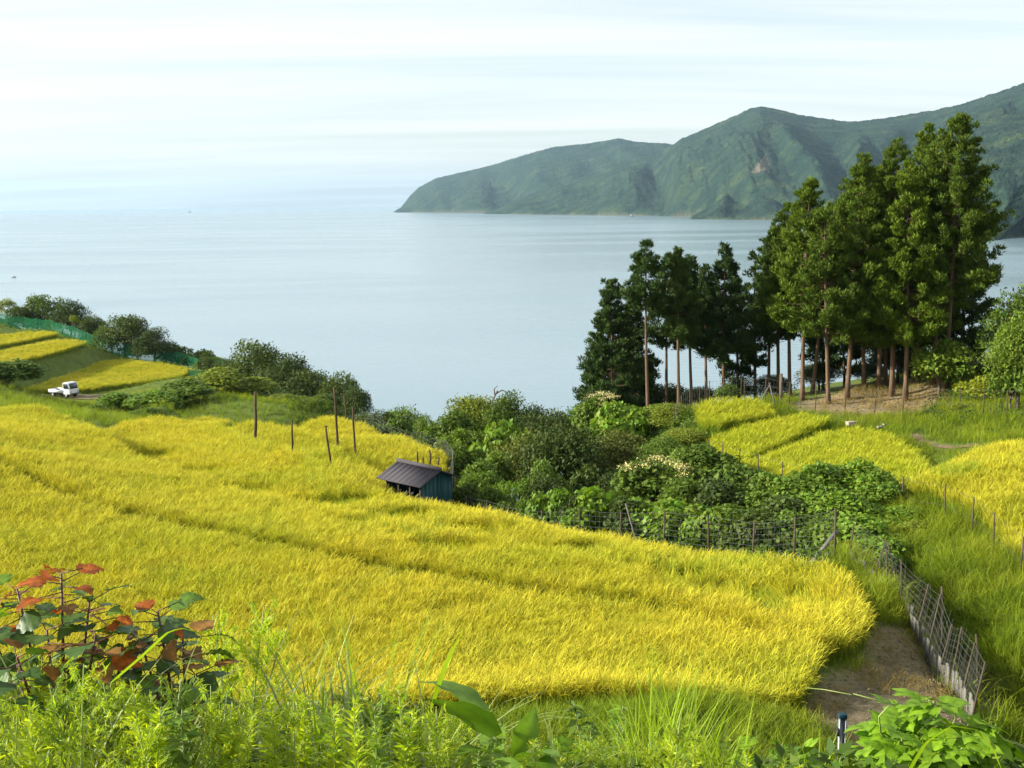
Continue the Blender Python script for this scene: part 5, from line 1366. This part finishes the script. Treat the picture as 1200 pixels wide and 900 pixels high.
young_shrub('orange and dark green leaved young shrub at the edge of the bank', 30, 4.3, [(72,672,4.2,9,0.155,TOPM),(20,690,4.4,9,0.15,MIDM),(105,705,4.3,8,0.15,LOWM),(55,738,4.1,9,0.15,MIDM),(112,745,4.1,9,0.16,MIDM),(-20,720,4.2,9,0.16,LOWM),(20,770,3.9,8,0.15,LOWM),(80,775,4.2,8,0.15,LOWM)], 5)
young_shrub('lower bronze leaved shrub next to the orange leaved one', 185, 4.4, [(185,716,4.3,9,0.15,(0.12,0.34,0.42,0.12)),(165,752,4.2,9,0.16,LOWM),(214,748,4.4,9,0.17,(0.02,0.22,0.58,0.18)),(190,790,4.1,9,0.16,LOWM),(230,790,4.4,7,0.15,LOWM)], 9)

# broad-leaved plant in the middle
g = np.random.default_rng(3)
BL = [mesh_of([big_leaf(1, BROAD, dr, 0.20, 0.012, 10, 20 + i)], MAT['leaf_big']) for i, dr in enumerate((0.45, 0.7, 0.25))]
b = gxy(588, 3.9); st = MB(); node = at(588, 885, 3.9)
st.tube([(0, 0, -0.1), (node - b) * 0.6 + [0.02, 0, 0], node - b], [0.016, 0.013, 0.009], 7)
pl = link('broad_leaved_plant', st.mesh('broad_leaved_plant', MAT['stem_red'], True)); pl.location = b
tag(pl, 'plant with a few large arching broad green leaves on a red stem', 'plant')
for (x0, y0, x1, y1, d0, d1, sc, roll) in [(585,872,492,812,3.9,3.75,1.25,0.5),(575,850,482,782,3.9,4.1,1.15,0.3),(600,885,640,822,3.85,3.95,1.15,1.2),(590,895,520,875,3.8,3.6,1.1,0.2),(600,900,672,880,3.7,3.55,1.15,-0.3),(560,905,640,905,3.6,3.5,1.0,0.2),(588,880,560,840,3.9,4.2,0.9,-0.5),(610,905,700,915,3.6,3.6,1.1,0.1)]:
    p, q_ = at(x0, y0, d0), at(x1, y1, d1)
    place_leaf(BL[int(g.integers(3))], pl, b, p, (q_ - p) + [0, 0, 0.03], roll, float(np.linalg.norm(q_ - p)) * sc * 0.76)

# kudzu mound at the right
def trifoliate(mat, seed):
    parts = []
    for a, L, off in ((0, 0.62, 0.30), (1.15, 0.55, 0.20), (-1.15, 0.55, 0.20)):
        v, f, c = big_leaf(L, KUDZU, 0.3, 0.10, 0.015, 6, seed + int(a * 10) + 100)
        ca, sa = math.cos(a), math.sin(a)
        parts.append((np.stack([off + v[:, 0]*ca - v[:, 1]*sa, v[:, 0]*sa + v[:, 1]*ca, v[:, 2]], 1), f, c))
    m = MB(); m.tube([(-0.35, 0, -0.12), (0, 0, 0), (0.32, 0, 0.01)], 0.014, 4, (0.9, 0.9, 0.8))
    parts.append((np.concatenate(m.v), m.f, np.concatenate(m.c)))
    return mesh_of(parts, MAT[mat])
KM = [trifoliate('kudzu', i) for i in range(4)]
def kudzu(label, cpx, cpy, D, rx, ry, rz3, n, seed, size, extra=()):
    g = np.random.default_rng(seed)
    c = at(cpx, cpy, D); b = gxy(cpx, D); st = MB()
    Ls = []
    for i in range(n):
        e = g.normal(0, 1, 3); e /= np.linalg.norm(e); e[2] = abs(e[2]) * 1.0 - 0.25
        if g.random() < 0.65 and e[1] > 0.2: e[1] = -e[1]
        rr = g.uniform(0.55, 1.05)
        p = c + e * [rx, ry, rz3] * rr
        d = np.array([e[0] + g.normal(0, 0.5), e[1] + g.normal(0, 0.5), 0.25 * e[2] - 0.25 + g.normal(0, 0.2)])
        Ls.append((p, d, g.normal(0, 0.4), size * g.uniform(0.65, 1.15)))
        if i % 4 == 0:
            st.tube([b - b - [0, 0, 0.1], (c - b) * 0.5 + e * 0.08, p - b], [0.007, 0.005, 0.003], 5)
    for pts, r0 in extra:
        st.tube([at(*q) - b for q in pts], np.linspace(r0, r0 * 0.5, len(pts)), 5)
    root = link('kudzu_vine', st.mesh('kudzu_vine', MAT['stem_green'], True)); root.location = b
    tag(root, label, 'vine')
    for p, d, r, sz in Ls: place_leaf(KM[int(g.integers(4))], root, b, p, d, r, sz)
kudzu('mound of bright kudzu vine with tendrils reaching over the bare earth', 1088, 888, 4.6, 0.31, 0.30, 0.36, 230, 1, 0.145,
      [([(1050,880,4.5),(1032,858,4.45),(1030,840,4.4),(1040,828,4.4),(1058,822,4.45)], 0.005), ([(1048,826,4.4),(1025,820,4.4),(1000,813,4.4)], 0.004), ([(998,814,4.4),(965,808,4.5),(944,806,4.6)], 0.0022)])
kudzu('low patch of kudzu leaves beside the mown grass', 915, 900, 5.2, 0.34, 0.25, 0.14, 60, 2, 0.14)
kudzu('kudzu trailing down beside the leaning fence', 1150, 912, 5.2, 0.16, 0.25, 0.16, 24, 3, 0.12)
# weeds: stalks with narrow leaves
def weed_mesh(kind, seed):
    g = np.random.default_rng(seed)
    n = {'gold': 230, 'feather': 620, 'leafy': 120}[kind]
    sway = g.normal(0, 0.05, 2)
    ax = lambda t: np.stack([sway[0] * t**2, sway[1] * t**2, t], -1)
    st = MB(); t = np.linspace(0, 1, 7); st.tube(ax(t), np.linspace(0.0065, 0.002, 7), 5)
    if kind == 'feather':
        cs, ds, sz = [], [], []
        for i in range(22):
            z = g.uniform(0.25, 0.92); a = g.uniform(0, 6.28); L = (1.0 - z) * 0.32 + 0.08
            o = ax(np.array([z]))[0]; d = np.array([math.cos(a) * 0.75, math.sin(a) * 0.75, 0.9])
            k = g.random(30)[:, None]; st.tube([o, o + d * L], [0.002, 0.001], 3, cap=False)
            cs.append(o + d * L * k + g.normal(0, 0.008, (30, 3))); ds.append(d * 0.8 + g.normal(0, 0.7, (30, 3))); sz.append(g.uniform(0.03, 0.055, 30))
        c, d, sz = np.concatenate(cs), np.concatenate(ds), np.concatenate(sz)
        asp = 0.16
    else:
        z = g.random(n) ** 0.75 * 0.88 + 0.12
        a = g.uniform(0, 6.28, n)
        size = (0.155 if kind == 'gold' else 0.21) * (1.12 - 0.8 * z) * g.uniform(0.7, 1.2, n)
        out_ = np.stack([np.cos(a), np.sin(a), g.uniform(0.3, 1.1, n) if kind == 'gold' else g.uniform(-0.5, 0.4, n)], 1)
        d = out_ / np.linalg.norm(out_, axis=1)[:, None]
        c = ax(z) + d * size[:, None] * 0.5; sz = size; asp = 0.20 if kind == 'gold' else 0.34
    V, q, col = leaves(c, d, sz, asp, g, tint=(0.75, 1.2))
    return st.mesh('feathery_weed', MAT['stem_green'], True), make_mesh('foliage', V, q, col, MAT['weed'])
WEED = {k: [weed_mesh(k, 700 + 10 * i + j) for j in range(4)] for i, k in enumerate(('gold', 'feather', 'leafy'))}
ENV = np.array([(-80,750),(0,752),(60,760),(130,772),(200,786),(262,800),(330,800),(380,790),(420,785),(470,795),(520,815),(600,850),(680,850),(740,835),(780,825),(830,850),(900,868),(960,885),(1010,893),(1060,896)], float)
def weed(px, py, D, kind, mat, label, group, name='feathery_weed', wide=1.0):
    b = gxy(px, D); h = at(px, py, D)[2] - b[2]
    if h < 0.25: return
    sm, fm = WEED[kind][int(RNG.integers(4))]
    o = link(name, sm); o.location = b - [0, 0, 0.03]; o.rotation_euler = (RNG.normal(0, 0.07), RNG.normal(0, 0.07), RNG.uniform(0, 6.28))
    k = h * 1.0; o.scale = (k * wide, k * wide, k)
    f = link('foliage', fm, o); f.material_slots[0].link = 'OBJECT'; f.material_slots[0].material = MAT[mat]
    tag(o, label, 'weed', group)
WG = ('yellow green weed stalk with narrow upswept leaves in the near bank thicket', 'narrow leaved weeds on the near bank')
WD = ('darker green leafy weed stalk in the thicket along the near bank', 'leafy weeds on the near bank')
for i in range(270):
    px = RNG.uniform(-90, 560) if RNG.random() < 0.70 else RNG.uniform(560, 1060)
    D = RNG.uniform(3.3, 6.2)
    py = np.interp(px, ENV[:, 0], ENV[:, 1]) + abs(RNG.normal(0, 1)) * 34 + 4
    kind = RNG.choice(['gold', 'feather', 'leafy'], p=[0.50, 0.34, 0.16])
    if kind == 'leafy': weed(px, py + 15, D, kind, 'weed_dark', *WD, 'leafy_weed')
    elif kind == 'feather': weed(px, py, D, kind, 'weed' if RNG.random() < 0.85 else 'weed_dark', 'fine plumed feathery weed in the thicket along the near bank', 'fine plumed weeds on the near bank')
    else: weed(px, py, D, kind, 'weed' if RNG.random() < 0.85 else 'weed_dark', *WG)
for px, py, D in ((262,690,5.0),(272,700,5.05),(254,712,4.95),(280,722,5.1)):
    weed(px, py, D, 'feather', 'weed', 'tall feathery weed plume standing clear above the thicket before the rice', 'tallest feathery plumes', wide=0.9)
for px, py, D in ((430,790,4.6),(450,800,4.4),(412,806,4.3)):
    weed(px, py, D, 'feather', 'weed_dark', 'dense dark feathery weed clump beside the broad leaved plant', 'dark feathery clump', wide=1.2)
for i in range(26):
    px = RNG.uniform(540, 860); weed(px, np.interp(px, [540, 600, 700, 760, 860], [838, 842, 838, 848, 862]) + abs(RNG.normal(0, 1)) * 22, RNG.uniform(4.6, 7.6), 'leafy' if i % 3 else 'gold', 'weed_dark' if i % 2 else 'weed', *(WD if i % 3 else WG))
kudzu('patch of kudzu leaves spreading below the rice behind the broad leaved plant', 660, 900, 5.4, 0.30, 0.3, 0.16, 46, 8, 0.13)
for px, py, D in ((690,822,8.0),(710,832,7.8),(672,838,8.2),(725,845,7.6),(698,850,7.4)):
    weed(px, py, D, 'leafy', 'weed_dark', 'drooping leafy weed at the near edge of the rice', 'drooping weeds at the rice edge', 'leafy_weed', wide=1.1)
# long grasses
def grass_clump(px, py, D, mat, label, n, wid, seed, L=(0.8, 1.25), lean=(0.9, 2.2), group='long grass clumps'):
    g = np.random.default_rng(seed); b = gxy(px, D); h = at(px, py, D)[2] - b[2]
    V, q, c = blades(n, (L[0] * h * 1.25, L[1] * h * 1.25), (0.05, 0.35), lean, wid, 7, 0.05, ((0.8, 0.8, 0.9), (1.1, 1.05, 0.95)), rng=g, roll=0.3)
    o = link('grass_clump', make_mesh('grass_clump', V, q, c, MAT[mat], True)); o.location = b
    tag(o, label, 'grass', group)
for i, (px, py, D) in enumerate([(70,815,3.9),(110,800,4.2),(160,825,3.8),(215,815,4.3),(262,812,4.5),(300,805,4.6),(330,800,4.8),(360,808,4.2),(395,820,4.0),(480,830,4.1),(520,845,4.3),(640,868,4.6),(30,830,3.7),(-40,810,4.0)]):
    grass_clump(px, py, D, 'silver_grass', 'clump of arching grey green grass blades in the weed thicket', 20, (0.011, 0.022), 50 + i, group='arching grey green grass clumps')
for i, (px, py, D) in enumerate([(770,822,5.6),(790,815,5.8),(810,830,5.4),(745,850,5.0),(835,850,5.2),(860,862,5.0),(420,770,4.6),(345,795,4.4),(980,880,4.8),(760,860,4.6)]):
    grass_clump(px, py, D, 'bright_grass', 'clump of bright upright grass blades on the near bank', 22, (0.010, 0.018), 80 + i, lean=(0.3, 1.1), group='bright upright grass clumps')
def one_blade(pts, w, mat, label):
    P = resample([at(*p) for p in pts], 0.03); T = np.gradient(P, axis=0)
    S = np.cross(T, [0, 0.5, 1.0]); S /= np.linalg.norm(S, axis=1)[:, None]
    k = np.linspace(0, 1, len(P)); ww = w * np.clip(np.minimum(k * 6 + 0.4, (1 - k) * 3), 0.05, 1)
    V = np.stack([P - S * ww[:, None] / 2, P + [0, 0, -0.003], P + S * ww[:, None] / 2], 1).reshape(-1, 3)
    f = [(i*3+j, i*3+j+1, i*3+j+4, i*3+j+3) for i in range(len(P) - 1) for j in (0, 1)]
    m = MB(); m.add(V, f); tag(m.build('lone_grass', MAT[mat], None, True), label, 'grass')
one_blade([(1058,915,4.2),(1085,870,4.15),(1115,850,4.1),(1145,855,4.1),(1165,880,4.1),(1175,905,4.1)], 0.022, 'bright_grass', 'single long arching grass blade lying over the kudzu mound')
one_blade([(505,830,4.0),(520,785,4.0),(532,758,4.0),(543,738,4.0)], 0.020, 'bright_grass', 'single bright upright grass blade above the broad leaved plant')
one_blade([(130,800,3.6),(165,770,3.6),(195,742,3.6),(212,735,3.6),(235,742,3.6)], 0.016, 'bright_grass', 'pale grass blade arching across the bronze leaved shrub')
one_blade([(400,800,4.2),(440,765,4.2),(480,745,4.2)], 0.010, 'silver_grass', 'thin grey grass blade slanting up from the weed thicket')
# undergrowth that fills the thicket
near = reg([(-250,2.6),(1500,2.6),(1500,7),(1150,10),(1000,12),(600,12),(-250,12)])
cover('bank_herbs', near, 0.16, HERB, 'low leafy undergrowth on the bank below the weeds', 'herbs', (0.35, 0.8), clump=(0.9, 33, 0.34))
cover('bank_long_grass', near, 0.24, LONGGRASS, 'long grass growing between the weeds of the near bank', 'grass', (0.3, 0.55), clump=(0.9, 34, 0.46))
# steel post
b = gxy(1003, 7.6); tp = at(1003, 842, 7.6); hh = tp[2] - b[2]
fp = empty('fence_post', b); tag(fp, 'lone steel fence post with dark clips standing in front of the bare earth', 'post')
m = MB(); m.box((-0.030, -0.012, -0.2), (-0.022, 0.02, hh)); m.box((0.012, -0.012, -0.2), (0.020, 0.02, hh)); m.box((-0.0215, 0.012, -0.2), (0.0115, 0.02, hh - 0.004)); m.build('channel', MAT['steel'], fp)
m = MB(); m.box((-0.034, -0.016, hh + 0.001), (0.024, 0.024, hh + 0.035)); m.build('cap', MAT['blue_cap'], fp, bevel=0.004)
for k in range(2):
    m = MB(); zz = hh - 0.12 - 0.16 * k; m.box((-0.048, -0.03, zz), (-0.031, 0.0, zz + 0.05)); m.build('clip', MAT['black'], fp)
#HAZE

# ------------------------------------------------------------------ haze over the bay
hz = MB(); hz.box((-27000, -60, -12), (27000, 27000, 620))
m, n, l = new_mat('sea_haze')
out = n.new('ShaderNodeOutputMaterial'); v = n.new('ShaderNodeVolumePrincipled')
v.inputs['Color'].default_value = (0.52, 0.77, 1.0, 1); v.inputs['Density'].default_value = 4.0e-5; v.inputs['Anisotropy'].default_value = 0.25
l.new(v.outputs[0], out.inputs['Volume'])
tag(hz.build('haze', m), 'thin pale haze hanging over the bay', 'haze', kind='stuff')
